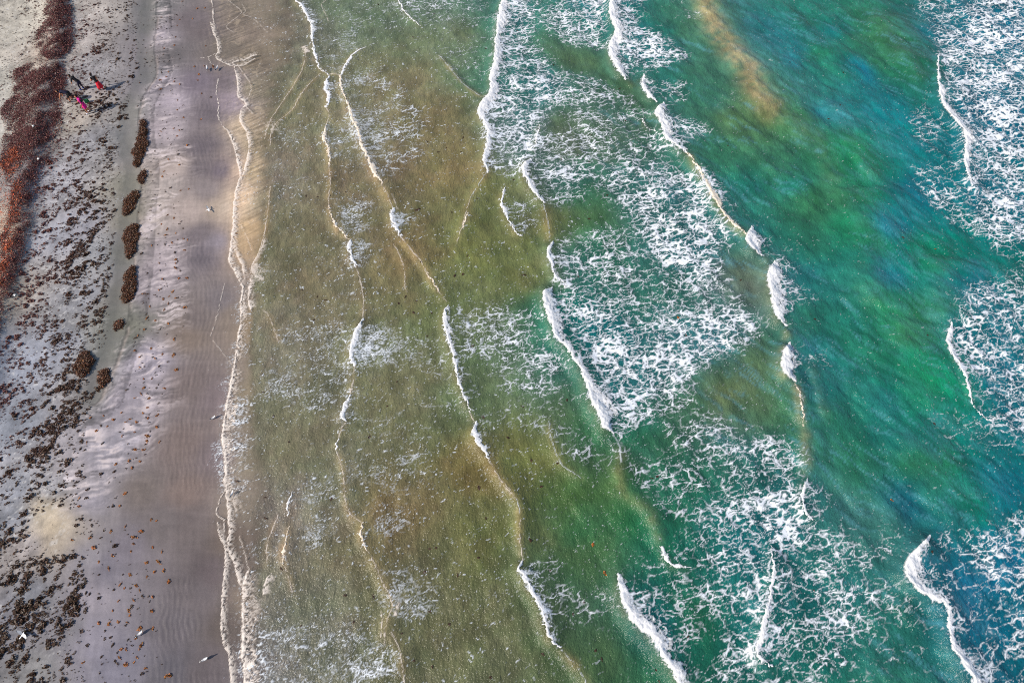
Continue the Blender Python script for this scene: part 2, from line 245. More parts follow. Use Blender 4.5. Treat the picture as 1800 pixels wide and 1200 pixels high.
# water colour soundings (what the water looks like at each place)
WATER = [(1545,75,104,112,44),(1450,355,104,112,60),(1440,380,96,112,60),(1610,575,96,116,40),(1390,220,116,114,60),(1500,930,128,118,86),(1470,885,118,116,84),(1560,960,112,112,76),(1470,120,60,114,74),(1530,620,50,112,66),(470,300,128,118,95),(480,600,120,112,88),(480,900,120,112,94),(500,60,112,104,84),(470,1150,118,112,98),(560,200,118,112,82),(560,500,112,103,74),(560,800,108,104,76),(560,1100,104,102,78),(620,330,114,104,74),
 (700,150,110,110,74),(700,300,112,105,70),(720,450,110,103,64),(700,700,98,103,68),(700,900,110,102,64),(700,1050,96,98,64),(640,20,98,110,80),(800,60,96,112,76),(800,300,110,105,64),(760,220,108,104,66),(830,430,94,104,54),(830,520,92,106,60),
 (850,700,88,108,68),(850,830,106,100,54),(850,950,92,100,54),(830,1100,90,95,60),(760,1170,88,94,60),(900,320,100,108,60),(950,390,98,104,54),(920,480,96,104,56),(930,800,96,104,50),(1000,870,66,104,54),(1080,850,84,112,54),(1110,900,30,108,66),(1010,940,46,98,60),(1000,1000,66,100,58),(940,960,84,100,56),(900,1150,86,96,60),(1010,1130,74,100,62),
 (910,20,50,110,78),(890,140,56,110,78),(930,120,60,112,74),(1000,100,84,114,74),(1000,260,106,110,60),(1050,230,98,110,60),(1100,170,86,112,64),(1150,60,14,114,96),(1210,40,62,116,84),(1220,110,56,116,88),(1170,120,30,110,92),(1230,170,48,112,90),(1180,150,30,112,88),(1060,10,24,112,90),
 (1050,450,58,114,62),(1150,500,64,114,74),(1290,500,112,116,96),(1320,520,104,112,86),(1250,600,72,110,90),(1020,330,60,112,70),(1100,360,76,114,70),(1200,380,72,114,84),(1050,600,14,116,84),(1010,560,10,114,84),(1100,750,44,108,64),(1200,720,78,110,58),(1280,700,108,114,70),(1320,690,98,110,74),(1300,900,34,104,72),(1200,1000,20,104,64),(1150,1100,8,92,74),(1230,1080,42,108,48),(1300,1100,26,100,68),(1200,860,40,106,62),(1150,950,20,104,72),(1240,1150,30,100,52),
 (1330,620,92,110,68),(1370,800,82,108,62),(1360,700,98,106,56),(1450,1000,84,112,72),(1500,900,120,114,84),(1530,930,122,116,82),(1550,1030,96,106,70),(1600,1130,74,104,64),(1450,1150,54,104,64),(1550,1160,84,104,66),(1400,1050,40,104,72),
 (1400,420,44,108,74),(1440,360,98,110,48),(1420,400,84,110,68),(1300,330,10,114,98),(1260,280,44,116,84),(1300,210,84,120,72),(1350,280,54,114,84),(1350,210,102,112,52),(1330,400,14,108,92),(1400,330,30,114,80),
 (1400,100,6,118,108),(1450,50,18,114,98),(1350,60,4,104,110),(1430,40,70,116,70),(1535,45,84,104,36),(1560,90,92,104,28),(1570,110,96,106,30),(1440,90,60,112,60),(1450,200,10,118,108),(1380,230,108,110,44),(1400,210,80,114,50),(1490,265,34,124,44),(1480,280,26,120,36),(1550,200,0,120,104),(1610,130,52,108,50),(1630,130,62,100,40),(1640,60,0,98,114),(1520,130,4,112,110),(1600,250,0,116,96),
 (1500,400,34,124,30),(1525,430,24,120,52),(1510,350,14,124,48),(1600,340,0,106,104),(1570,400,0,104,106),(1620,440,0,116,72),(1640,450,0,118,64),(1600,560,84,116,24),(1630,590,96,114,16),(1550,550,58,116,54),(1560,480,0,110,104),(1680,430,0,116,80),(1750,470,0,110,74),(1700,500,0,102,96),
 (1450,700,22,106,86),(1550,700,20,104,80),(1600,640,4,120,70),(1650,660,16,146,24),(1670,675,12,142,26),(1500,800,66,106,58),(1480,750,54,104,66),(1600,830,70,116,52),(1650,830,68,112,50),(1700,800,0,112,78),(1700,900,0,122,70),(1760,850,0,104,100),(1590,880,6,90,100),(1450,620,10,112,92),(1420,640,50,108,80),(1440,860,96,112,80),(1560,770,20,108,82),
 (1750,200,0,88,128),(1700,140,0,96,118),(1780,60,0,92,124),(1750,350,0,98,116),(1750,650,0,98,124),(1720,600,0,104,118),(1780,720,0,100,122),(1700,1050,0,92,108),(1750,1100,0,90,94),(1640,1000,0,92,114),(1760,1000,0,94,108),(1780,1180,0,94,92),(1480,560,40,112,78),(1430,480,36,108,90),(1400,560,60,112,72)]
SAND = [(30,60,188,184,174),(60,20,186,182,172),(30,150,184,182,174),(10,230,180,178,172),(85,110,182,172,162),(170,60,170,164,162),(200,30,178,172,168),(170,130,150,148,152),(170,250,150,150,156),(130,220,164,158,150),(100,420,156,158,168),(150,400,150,150,160),(110,330,158,158,166),(15,420,176,164,150),(5,520,182,170,154),
 (200,250,136,136,138),(40,650,140,146,160),(100,620,148,152,164),(30,750,138,144,156),(160,520,148,150,158),(180,450,150,152,158),(100,930,196,182,160),(85,900,190,178,158),(95,960,180,168,152),(60,970,156,150,150),(30,920,138,142,152),(20,1100,118,118,126),(120,1100,122,120,128),(60,1050,122,124,132),(100,860,152,152,158),(60,1180,132,132,134),(40,870,140,144,154),
 (280,60,166,158,166),(280,150,158,150,158),(310,180,182,172,182),(290,230,176,166,172),(300,300,192,178,172),(330,370,186,172,166),(290,330,182,172,168),(270,400,176,166,162),(280,480,168,158,164),(290,440,178,168,172),(250,510,160,152,158),(260,640,162,156,168),(230,700,160,154,164),(170,800,156,152,162),(200,780,158,154,164),(160,880,152,148,158),(140,830,158,152,158),(190,1000,124,120,132),(230,960,130,124,134),(170,1050,156,150,160),(170,1120,146,142,156),(200,1170,126,124,140),(150,980,146,142,150),
 (262,20,128,126,126),(262,50,126,124,124),(300,100,118,112,112),(265,140,130,128,132),(232,200,142,140,138),(225,250,140,138,136),(230,330,142,140,128),(232,385,144,140,126),(215,450,128,128,122),(205,520,128,126,120),(205,570,118,120,112),(220,580,124,124,112),(195,610,120,122,118),(175,690,128,126,126),
 (340,40,124,114,116),(360,50,118,108,108),(340,150,130,120,130),(370,200,119,110,115),(350,260,120,111,116),(350,300,122,113,116),(385,300,124,114,122),(390,360,192,176,160),(360,330,150,140,140),(350,410,126,117,121),(360,450,122,114,120),(385,430,146,138,146),(385,530,132,124,126),(350,560,128,118,116),(330,590,140,126,116),(330,680,128,116,114),(320,780,130,116,112),(250,860,122,112,108),(330,860,134,118,112),(330,920,118,108,107),(340,1050,110,102,105),(300,1100,108,102,108),(300,1190,98,95,104),(380,700,130,118,120),(380,800,128,116,118),(380,1000,98,88,90),(400,1100,92,82,78),(370,1180,98,90,94),(280,920,118,110,110),
 (440,60,148,134,122),(420,30,126,114,104),(400,80,124,114,104),(440,100,126,114,98),(400,180,144,132,140),(400,140,122,112,116),(450,150,140,130,114),(470,60,172,158,142),(490,80,160,148,128),(455,20,160,148,132),(420,350,200,176,150),(408,300,178,158,142),(440,300,162,146,120),(440,400,180,156,124),(460,350,150,140,118),(430,430,176,152,122),(410,560,140,128,118),(440,560,150,132,106),(460,250,150,136,112),(435,220,166,150,130),(440,700,140,128,110),(440,900,134,124,112),(440,1050,130,116,104),(415,950,104,92,84),(450,800,140,130,114),(470,700,130,122,98)]

# ------------------------------------------------------------------ terrain height
SH = gpts(SHORE); SHo = SH[np.argsort(SH[:, 1])]
def shore_s(x, y):
    """metres inland of the water's edge"""
    return np.interp(y, SHo[:, 1], SHo[:, 0])-x
BANDMID = smooth_line(gpts([(112,-260),(110,-60),(112,40),(105,95),(88,150),(75,210),(66,270),(52,330),(45,400),(36,450),(22,510),(8,570),(-8,640),(-40,760)]))
RUNNEL = smooth_line(gpts([(268,-120),(262,0),(262,45),(256,95),(262,130),(246,160),(230,195),(228,250),(236,310),(228,380),(222,460),(214,530),(205,575),(192,620),(178,665),(166,700)]))
HEAPS = [  # seaweed heaps: outline spine, half width px, label
 ([(254,218),(252,240),(248,265),(242,290)], 9, 'long straight brown seaweed heap in the runnel, nearest the people'),
 ([(252,309),(250,322)], 7.5, 'small oval brown seaweed heap between two long heaps in the runnel'),
 ([(239,342),(232,356),(226,374)], 10, 'slanting dark brown seaweed heap beside the white patch'),
 ([(236,402),(231,418),(233,434),(230,450)], 11, 'wavy brown seaweed heap with a pinched waist in the runnel'),
 ([(233,476),(231,495),(228,515),(225,530)], 10, 'long straight brown seaweed heap, lowest of the long ones in the runnel'),
 ([(215,569),(206,577)], 8, 'small dark seaweed heap in the widest grey pool of the runnel'),
 ([(156,630),(152,645),(148,658)], 14, 'ragged round brown seaweed heap touching a white wedge'),
 ([(188,658),(185,668),(182,678)], 11.5, 'smooth oval dark seaweed heap at the end of the runnel'),
]
def sand_z(x, y):
    s = shore_s(x, y)
    z = np.where(s > 0, 0.025*s+0.012*np.maximum(s-6, 0), 0.055*s)
    z = np.maximum(z, -3.0-0.002*np.abs(np.minimum(s, 0)))
    z = np.minimum(z, 0.9+0.0*s)
    inl = np.clip(s/1.5, 0, 1)
    near = (np.abs(x) < 120) & (y > -60) & (y < 140)
    d = np.full(np.shape(x), 99.0); 
    if near.any(): d[near] = line_dist(x[near], y[near], RUNNEL)[1]
    z = z-inl*0.07*np.exp(-(d/0.55)**2)
    d2 = np.full(np.shape(x), 99.0); sd2 = d2.copy()
    if near.any():
        a, b, t = line_dist(x[near], y[near], BANDMID); d2[near] = b; sd2[near] = a
    z = z+inl*0.36*np.exp(-(d2/np.where(sd2 > 0, 0.8, 1.3))**2)
    z = z+inl*(0.05*(fbm(x/2.5, y/2.5, 3, 3)-0.5)+0.035*(fbm(x/0.5, y/0.5, 8, 3)-0.5)*np.clip((s-3)/5, 0.15, 1))
    # swash ripple marks on the wet flat
    rip = np.exp(-((s-2.2)/1.6)**2)*sstep(0.36, 0.62, fbm(x/3.0, y/2.2, 21, 2))
    z = z+rip*0.010*np.sin(2*np.pi*(s+0.35*fbm(x/0.8, y/0.6, 22, 2))/0.26)
    return z

# ------------------------------------------------------------------ water fields on one regular grid
WX0, WX1, WY0, WY1, WH = -29.0, 50.0, -4.5, 60.0, 0.13
wx = np.arange(WX0, WX1, WH); wy = np.arange(WY0, WY1, WH)
WXg, WYg = np.meshgrid(wx, wy)           # [row=y, col=x]
def bil(F, x, y):
    fx = np.clip((x-WX0)/WH, 0, len(wx)-1.001); fy = np.clip((y-WY0)/WH, 0, len(wy)-1.001)
    ix = fx.astype(int); iy = fy.astype(int); fx = fx-ix; fy = fy-iy
    return (F[iy, ix]*(1-fx)*(1-fy)+F[iy, ix+1]*fx*(1-fy)+F[iy+1, ix]*(1-fx)*fy+F[iy+1, ix+1]*fx*fy)
def window(L, m):
    i0 = max(int((L[:, 0].min()-m-WX0)/WH), 0); i1 = min(int((L[:, 0].max()+m-WX0)/WH)+2, len(wx))
    j0 = max(int((L[:, 1].min()-m-WY0)/WH), 0); j1 = min(int((L[:, 1].max()+m-WY0)/WH)+2, len(wy))
    return slice(j0, max(j1, j0)), slice(i0, max(i1, i0))
WZ = np.zeros(WXg.shape); SED_LIT = np.zeros(WXg.shape); CF = np.zeros(WXg.shape); LEE = np.zeros(WXg.shape)
def add_wave(L, amp, sed_lit, wf=1.0, foamw=None):
    ww = (0.30+0.55*amp)*wf
    sl = window(L, 6*ww+1.5)
    if WXg[sl].size == 0: return
    x, y = WXg[sl], WYg[sl]
    wob = 0.10*(fbm(x/0.5, y/0.5, 77, 2)-0.5)
    sd, d, t = line_dist(x, y, L); sd = sd+wob; d = np.abs(sd)+0*d
    tot = np.linalg.norm(np.diff(L, axis=0), axis=1).sum()
    ed = np.minimum(t, 1-t)*tot
    end = np.hypot(0, 0)+np.clip(0.45+ed/0.9, 0, 1)
    # fade beyond the ends
    e0 = np.hypot(x-L[0, 0], y-L[0, 1]); e1 = np.hypot(x-L[-1, 0], y-L[-1, 1])
    prof = np.where(sd < 0, np.exp(-(sd/(0.75*ww))**2), np.exp(-(np.abs(sd)/(1.9*ww))**1.5))
    np.maximum(WZ[sl], 0.85*amp*prof*end, out=WZ[sl])
    face = np.exp(-((sd+0.05*ww)/(0.55*ww))**2)*end
    np.maximum(SED_LIT[sl], sed_lit*face, out=SED_LIT[sl])
    lee = np.where(sd > 0, np.exp(-((sd-1.4*ww)/(1.6*ww))**2), 0)*end
    np.maximum(LEE[sl], lee*min(1, amp*2.2), out=LEE[sl])
    if foamw is not None:
        w = np.interp(t, np.linspace(0, 1, len(foamw)), foamw)
        tail = 2.1*w+0.26
        f = np.where(sd > 0, np.exp(-np.maximum(sd-0.6*w, 0)/tail), np.exp(-(sd/0.10)**2)*0.5)*np.clip(w/0.3, 0.25, 1)*end
        np.maximum(CF[sl], 0.82*f, out=CF[sl])
for c in CRESTS:
    P = gpts(c['p']); c['L'] = smooth_line(P, 5)
    wpx = np.array(c['w'], float); wpx = wpx*np.clip(0.50+wpx.max()/26, 0.5, 1.0); c['wm'] = wpx/scale_at(P[:, 0], P[:, 1])
    add_wave(c['L'], c['h'], c['s'], 1.0, c['wm'])
for p, a, s, wf in RIDGES:
    add_wave(smooth_line(gpts(p), 5), a, s*(0.75 if s < 1.4 else 1), wf)
s_in = -shore_s(WXg, WYg)
WZ *= np.clip(0.15+s_in/4.0, 0, 1)
deep = np.clip((s_in-8)/25, 0, 1)
swell = (fbm((WXg*0.86+WYg*0.5)/2.2, (WYg*0.86-WXg*0.5)/4.5, 41, 4)-0.5)
WZ = WZ+swell*(0.07+0.30*deep)*np.clip(s_in/3, 0, 1)+0.02
WZ += (0.015+0.15*deep)*np.clip(s_in/2, 0, 1)*(fbm((WXg*0.8+WYg*0.6)/0.42, (WYg*0.8-WXg*0.6)/1.3, 51, 3)-0.5)
SZg = sand_z(WXg, WYg)
DEPTH = WZ-SZg

def poly_field(polys, sig, mode):
    st = 2; xs, ys = WXg[::st, ::st], WYg[::st, ::st]
    wxp = xs+0.7*(fbm(xs/1.6, ys/1.6, 61, 3)-0.5)*1.4; wyp = ys+0.7*(fbm(xs/1.6, ys/1.6, 67, 3)-0.5)*1.4
    F = np.zeros(xs.shape)
    for p, v in polys:
        g = gpts(p); m = in_poly(wxp, wyp, g)*float(v)
        F = F+m if mode == 'add' else np.maximum(F, m)
    F = blur(F, sig/(WH*st))
    Z = np.zeros(WXg.shape)
    iy = np.clip(np.arange(WXg.shape[0])/st, 0, xs.shape[0]-1.001); ix = np.clip(np.arange(WXg.shape[1])/st, 0, xs.shape[1]-1.001)
    i0 = iy.astype(int)[:, None]; j0 = ix.astype(int)[None]; fy = iy[:, None]-i0; fx = ix[None]-j0
    return F[i0, j0]*(1-fx)*(1-fy)+F[i0, j0+1]*fx*(1-fy)+F[i0+1, j0]*(1-fx)*fy+F[i0+1, j0+1]*fx*fy
DEN = np.clip(poly_field(FOAM_AND_PATCHES, 0.45, 'add'), 0, 0.9)
SPK = poly_field(SPECK, 0.8, 'max')
DEN = np.maximum(DEN, CF)

def soundings(tab, x, y, p=3.2, soft=0.5, warp=0.9):
    T = np.array(tab, float)
    if tab is WATER:                                   # colour balance of the soundings, shallow to deep
        T[:, 4] = np.maximum(T[:, 4], 0.50*T[:, 3]); u_ = T[:, 0]
        T[:, 2:] *= np.where(u_ < 690, 1.10, np.where(u_ < 960, 1.09, 1.0))[:, None]; T[:, 4] += np.where(u_ < 690, 7, np.where(u_ < 960, 9, 0)); T[:, 2] *= np.where(u_ < 690, 0.98, 1); T[:, 2] *= np.where((u_ > 690) & (u_ < 960), 1.05, 1)
        T[:, 2] *= np.where(u_ > 1350, 0.52, np.where(u_ > 1000, 0.95, 1)); T[:, 4] *= np.where((u_ > 1350) & (T[:, 4] < 112), 1.24, 1); T[:, 3] *= np.where(u_ > 1350, 0.99, np.where(u_ > 960, 0.96, 1))
    gx, gy = ground(T[:, 0], T[:, 1]); C = srgb(T[:, 2:])
    xw = x+warp*(fbm(x/2.2, y/2.2, 91, 3)-0.5)*2.4; yw = y+warp*(fbm(x/2.2, y/2.2, 95, 3)-0.5)*2.4
    num = np.zeros(x.shape+(3,)); den = np.zeros(x.shape)
    for i in range(len(T)):
        d2 = (xw-gx[i])**2+(yw-gy[i])**2+soft; w = d2**(-p/2)
        den += w; num += w[..., None]*C[i]
    return num/den[..., None]
st = 4
lo = soundings(WATER, WXg[::st, ::st], WYg[::st, ::st])
def up(Fl, n0, n1, st):
    iy = np.clip(np.arange(n0)/st, 0, Fl.shape[0]-1.001); ix = np.clip(np.arange(n1)/st, 0, Fl.shape[1]-1.001)
    i0 = iy.astype(int)[:, None]; j0 = ix.astype(int)[None]; fy = (iy[:, None]-i0)[..., None]; fx = (ix[None]-j0)[..., None]
    return Fl[i0, j0]*(1-fx)*(1-fy)+Fl[i0, j0+1]*fx*(1-fy)+Fl[i0+1, j0]*(1-fx)*fy+Fl[i0+1, j0+1]*fx*fy
WC = up(lo, WXg.shape[0], WXg.shape[1], st)
sed_lit_c = srgb((178, 154, 112)); aer = srgb((6, 100, 122))
k = np.clip(SED_LIT*0.55*(0.1+1.7*fbm(WXg/0.45, WYg/0.45, 33, 4, 0.6)), 0, 0.85)[..., None]  # stirred sand plus the gold of sunlit wave faces, painted into the colour
WC = WC*(1-k)+sed_lit_c*k
sm = np.stack([blur(WC[::2, ::2, i], 14.0) for i in range(3)], -1); sm = up(sm, WC.shape[0], WC.shape[1], 2)
kd = (0.30*deep)[..., None]; WC = (WC*(1-kd)+sm*kd)*(1+0.10*deep[..., None])
far = np.clip((s_in-12)/10, 0.15, 1)
k = (np.clip(blur(DEN, 5.0)*0.75*far, 0, 0.6)*(1-np.clip(SED_LIT, 0, 1)))[..., None]
WC = WC*(1-k)+aer*k
cloudy = fbm(WXg/1.1, WYg/1.1, 44, 4)
WC *= (1+(0.42+0.2*deep)*(cloudy-0.5)+0.5*(fbm(WXg/1.1+0.2*WYg, WYg/4.0, 46, 3)-0.5))[..., None]
ca, sa = math.cos(math.radians(-40)), math.sin(math.radians(-40)); ua = WXg*ca+WYg*sa; ub = -WXg*sa+WYg*ca
ua = ua+0.9*(fbm(WXg/2.0, WYg/2.0, 141, 2)-0.5); ub = ub+0.9*(fbm(WXg/2.0, WYg/2.0, 143, 2)-0.5)
grain = fbm(ua/0.9, ub/0.22, 145, 3, 0.65)-0.5
WC *= (1+(0.10+0.22*deep)*1.1*grain)[..., None]
dp2 = sstep(0.55, 0.9, deep)
pale_streak = sstep(0.56, 0.74, fbm(ua/2.0, ub/0.20, 147, 4, 0.66))*sstep(0.40, 0.62, fbm(WXg/2.4, WYg/2.4, 149, 3))*dp2
pale_streak = np.maximum(pale_streak, 0.6*LEE*dp2*sstep(0.4, 0.7, fbm(ua/1.2, ub/0.2, 151, 3)))
WC = WC+(0.26*pale_streak)[..., None]*(srgb((112, 184, 206))-WC)          # pale bluish streaks in the deep water
wv1 = fbm((WXg*0.94+WYg*0.34)/0.62, (WYg*0.94-WXg*0.34)/1.9, 161, 3); wv2 = fbm((WXg*0.87-WYg*0.5)/0.7, (WYg*0.87+WXg*0.5)/2.2, 163, 3)
wvl = np.maximum(1-np.abs(2*wv1-1)*3.2, 0)+np.maximum(1-np.abs(2*wv2-1)*3.2, 0)
WC *= (1+(1-0.6*deep)*0.20*(wvl-0.55))[..., None]  # caustic-like light lines of the wavelets, painted into the water colour
WZ += 0.018*(1-deep)*np.clip(s_in/3, 0, 1)*wvl
mott = fbm(WXg/0.35, WYg/0.35, 153, 3, 0.6)-0.5
WC *= (1+0.22*mott)[..., None]
for i_ in range(3): WC[..., i_] *= 1+0.15*(fbm(WXg/0.9, WYg/0.9, 171+i_, 4, 0.6)-0.5)
WC = np.maximum(WC, 0.0015)
fe = gpts([(505,-400),(500,-100),(496,0),(500,60),(495,110),(482,150),(472,200),(468,260),(465,330),(462,400),(455,440),(450,470),(442,520),(442,560),(440,620),(442,700),(450,780),(462,860),(458,900),(452,960),(452,1020),(455,1100),(464,1200),(470,1500)]); fe = fe[np.argsort(fe[:, 1])]
wid = np.maximum(np.interp(WYg, fe[:, 1], fe[:, 0])-np.interp(WYg, SHo[:, 1], SHo[:, 0]), 0.5)
ff = s_in/wid+0.5*(fbm(WXg/0.8, WYg/0.8, 155, 3)-0.5)
WOP = 0.05+0.10*sstep(0.0, 0.4, ff)+0.82*sstep(0.7, 1.35, ff)

def foam_cover(x, y, d, sp):
    """how much of a spot is white: warped cell lace, finer lace, froth, flecks and painted glints, drawn out along the drift of the water"""
    a = math.radians(13); qa = x*math.cos(a)+y*math.sin(a); qb = -x*math.sin(a)+y*math.cos(a)
    wa = fbm(qa/0.8, qb/0.6, 101, 4, 0.55)-0.5; wb = fbm(qa/0.8, qb/0.6, 103, 4, 0.55)-0.5
    ra, rb = qa, qb
    qa = qa+0.85*wa; qb = qb+0.60*wb
    patch = fbm(ra/2.0, rb/0.8, 107, 4, 0.6)
    D = np.clip(d*(0.42+0.80*sstep(0.3, 0.7, patch)), 0, 1)
    mid = fbm(qa/0.5, qb/0.26, 119, 3, 0.6)-0.5
    fine = fbm(qa/0.15, qb/0.11, 117, 2, 0.6)-0.5
    f1, f2 = worley(qa/0.90, qb/0.44, 109); e1 = f2-f1
    g1, g2 = worley(qa/0.50+3.1, qb/0.26, 113); e2 = g2-g1
    t1 = -0.01+0.17*D*(1+2.4*mid); t2 = -0.11+0.33*D*(1+2.8*mid)
    l1 = np.clip((t1-e1)/0.13+0.55, 0, 1)*sstep(0.06, 0.26, D*(1+2.4*mid))
    l2 = np.clip((t2-e2)/0.20+0.5, 0, 1)*sstep(0.12, 0.34, D*(1+1.6*mid))
    blob = sstep(0.0, 0.3, D*1.1-1.12+1.3*mid+0.6*fine)
    shal = sstep(13.0, 7.0, -shore_s(x, y)); h1, h2 = worley(qa/0.22+7.7, qb/0.15, 115)
    l3 = np.clip((-0.16+0.62*D*(1+2.6*mid)-0.3*fine-(h2-h1))/0.28+0.5, 0, 1)*sstep(0.05, 0.2, D)*shal
    l1 = np.maximum(l1*(1-0.75*shal), l3); l2 = l2*(1-0.6*shal)
    veil = 0.10*sstep(0.25, 0.6, D)*sstep(-0.1, 0.3, mid)
    cov = np.maximum(np.maximum(l1, l2), np.maximum(blob, veil))
    stk = sstep(0.40, 0.75, fbm(qa/1.3, qb/0.30, 121, 4, 0.6))
    spn = vnoise(qa/0.085, qb/0.062, 125)
    lev = np.clip(sp*(0.6+1.2*stk)+(0.40+0.25*shal)*np.minimum(D, 0.5), 0, 0.6)
    spc = sstep(0.0, 0.16, spn-(0.955-0.66*lev))*0.75
    return np.maximum(cov, spc)

# ------------------------------------------------------------------ materials
def new_mat(name):
    m = bpy.data.materials.new(name); m.use_nodes = True
    nt = m.node_tree; return m, nt.nodes, nt.links, nt.nodes['Principled BSDF']
def attr(nodes, name):
    n = nodes.new('ShaderNodeAttribute'); n.attribute_name = name; return n
def math_node(nodes, links, op, a, b=None):
    n = nodes.new('ShaderNodeMath'); n.operation = op
    for i, v in enumerate((a, b)):
        if v is None: continue
        if hasattr(v, 'is_output'): links.new(v, n.inputs[i])
        else: n.inputs[i].default_value = v
    return n.outputs[0]
def noise(nodes, links, scale, detail=4, vec=None, rough=0.6):
    n = nodes.new('ShaderNodeTexNoise'); n.inputs['Scale'].default_value = scale; n.inputs['Detail'].default_value = detail; n.inputs['Roughness'].default_value = rough
    if vec is not None: links.new(vec, n.inputs['Vector'])
    return n
def scaled_colour(nodes, links, col, fac):
    n = nodes.new('ShaderNodeVectorMath'); n.operation = 'SCALE'; links.new(col, n.inputs[0]); links.new(fac, n.inputs['Scale']); return n.outputs[0]
def obj_coord(nodes, links, sc=(1, 1, 1), rz=0.0):
    t = nodes.new('ShaderNodeTexCoord'); mp = nodes.new('ShaderNodeMapping'); mp.inputs['Scale'].default_value = sc; mp.inputs['Rotation'].default_value = (0, 0, rz)
    links.new(t.outputs['Object'], mp.inputs['Vector']); return mp.outputs[0]

# water
MWATER, n, l, bs = new_mat('sea_water')
c = attr(n, 'Col'); op = attr(n, 'cover')
v1 = obj_coord(n, l, (1.0, 0.45, 1), math.radians(-30))
n1 = noise(n, l, 3.2, 5, v1, 0.62); n2 = noise(n, l, 9.0, 3, None, 0.6)
l.new(obj_coord(n, l), n2.inputs['Vector'])
f = math_node(n, l, 'ADD', math_node(n, l, 'MULTIPLY', n2.outputs[0], 0.5), 0.75)
l.new(scaled_colour(n, l, c.outputs['Color'], f), bs.inputs['Base Color'])
bs.inputs['Roughness'].default_value = 0.16; bs.inputs['IOR'].default_value = 1.33; bs.inputs['Specular IOR Level'].default_value = 0.38
bp = n.new('ShaderNodeBump'); bp.inputs['Strength'].default_value = 0.75; bp.inputs['Distance'].default_value = 0.12
h = math_node(n, l, 'ADD', n1.outputs[0], math_node(n, l, 'MULTIPLY', n2.outputs[0], 0.5)); l.new(h, bp.inputs['Height'])
l.new(bp.outputs[0], bs.inputs['Normal'])
tr = n.new('ShaderNodeBsdfTransparent'); mx = n.new('ShaderNodeMixShader')
l.new(op.outputs['Fac'], mx.inputs[0]); l.new(tr.outputs[0], mx.inputs[1]); l.new(bs.outputs[0], mx.inputs[2])
l.new(mx.outputs[0], n['Material Output'].inputs[0])

# sand
MSAND, n, l, bs = new_mat('beach_sand')
c = attr(n, 'Col'); wet = attr(n, 'wet')
na = noise(n, l, 7, 6, obj_coord(n, l), 0.7); nb = noise(n, l, 40, 3, obj_coord(n, l), 0.6)
f = math_node(n, l, 'ADD', math_node(n, l, 'MULTIPLY', na.outputs[0], 0.45), math_node(n, l, 'ADD', math_node(n, l, 'MULTIPLY', nb.outputs[0], 0.4), 0.58))
l.new(scaled_colour(n, l, c.outputs['Color'], f), bs.inputs['Base Color'])
l.new(math_node(n, l, 'SUBTRACT', 0.95, math_node(n, l, 'MULTIPLY', wet.outputs['Fac'], 0.5)), bs.inputs['Roughness'])
bp = n.new('ShaderNodeBump'); bp.inputs['Distance'].default_value = 0.05
l.new(math_node(n, l, 'SUBTRACT', 0.55, math_node(n, l, 'MULTIPLY', wet.outputs['Fac'], 0.42)), bp.inputs['Strength'])
l.new(na.outputs[0], bp.inputs['Height']); l.new(bp.outputs[0], bs.inputs['Normal'])

# foam
def foam_mat(name, alpha, tintc=(1.0, 1.0), blue=1.0):
    m, n, l, bs = new_mat(name)
    nz = noise(n, l, 14, 4, obj_coord(n, l), 0.7)
    r = n.new('ShaderNodeMapRange'); r.inputs[3].default_value = 0.84; r.inputs[4].default_value = 0.97; l.new(nz.outputs[0], r.inputs[0])
    cc = n.new('ShaderNodeCombineColor')
    l.new(math_node(n, l, 'MULTIPLY', r.outputs[0], tintc[0]), cc.inputs[0]); l.new(math_node(n, l, 'MULTIPLY', r.outputs[0], tintc[1]), cc.inputs[1]); l.new(math_node(n, l, 'MULTIPLY', r.outputs[0], blue), cc.inputs[2])
    l.new(cc.outputs[0], bs.inputs['Base Color']); bs.inputs['Roughness'].default_value = 0.7
    bp = n.new('ShaderNodeBump'); bp.inputs['Strength'].default_value = 0.5; bp.inputs['Distance'].default_value = 0.05; l.new(nz.outputs[0], bp.inputs['Height']); l.new(bp.outputs[0], bs.inputs['Normal'])
    if alpha:
        a = attr(n, 'cover'); tr = n.new('ShaderNodeBsdfTransparent'); mx = n.new('ShaderNodeMixShader')
        l.new(a.outputs['Fac'], mx.inputs[0]); l.new(tr.outputs[0], mx.inputs[1]); l.new(bs.outputs[0], mx.inputs[2]); l.new(mx.outputs[0], n['Material Output'].inputs[0])
    return m
MFOAM = foam_mat('thin_foam', True, (0.88, 0.94)); MROLLW = foam_mat('sunlit_whitewater', True, (1.0, 0.87), 0.70); MTHREAD = foam_mat('sunlit_swash_foam', True, (1.0, 0.90), 0.80); MROLL = foam_mat('whitewater', True)  # thin-crest and swash foams carry the peach of sunlight in their colour

def simple_mat(name, col, rough=0.7, var=0.3, scale=12.0, attrib=None):
    m, n, l, bs = new_mat(name)
    nz = noise(n, l, scale, 3, obj_coord(n, l), 0.6)
    f = math_node(n, l, 'ADD', math_node(n, l, 'MULTIPLY', nz.outputs[0], 2*var), 1-var)
    if attrib: src = attr(n, attrib).outputs['Color']
    else:
        rgb = n.new('ShaderNodeRGB'); rgb.outputs[0].default_value = (*col, 1); src = rgb.outputs[0]
    l.new(scaled_colour(n, l, src, f), bs.inputs['Base Color']); bs.inputs['Roughness'].default_value = rough
    return m

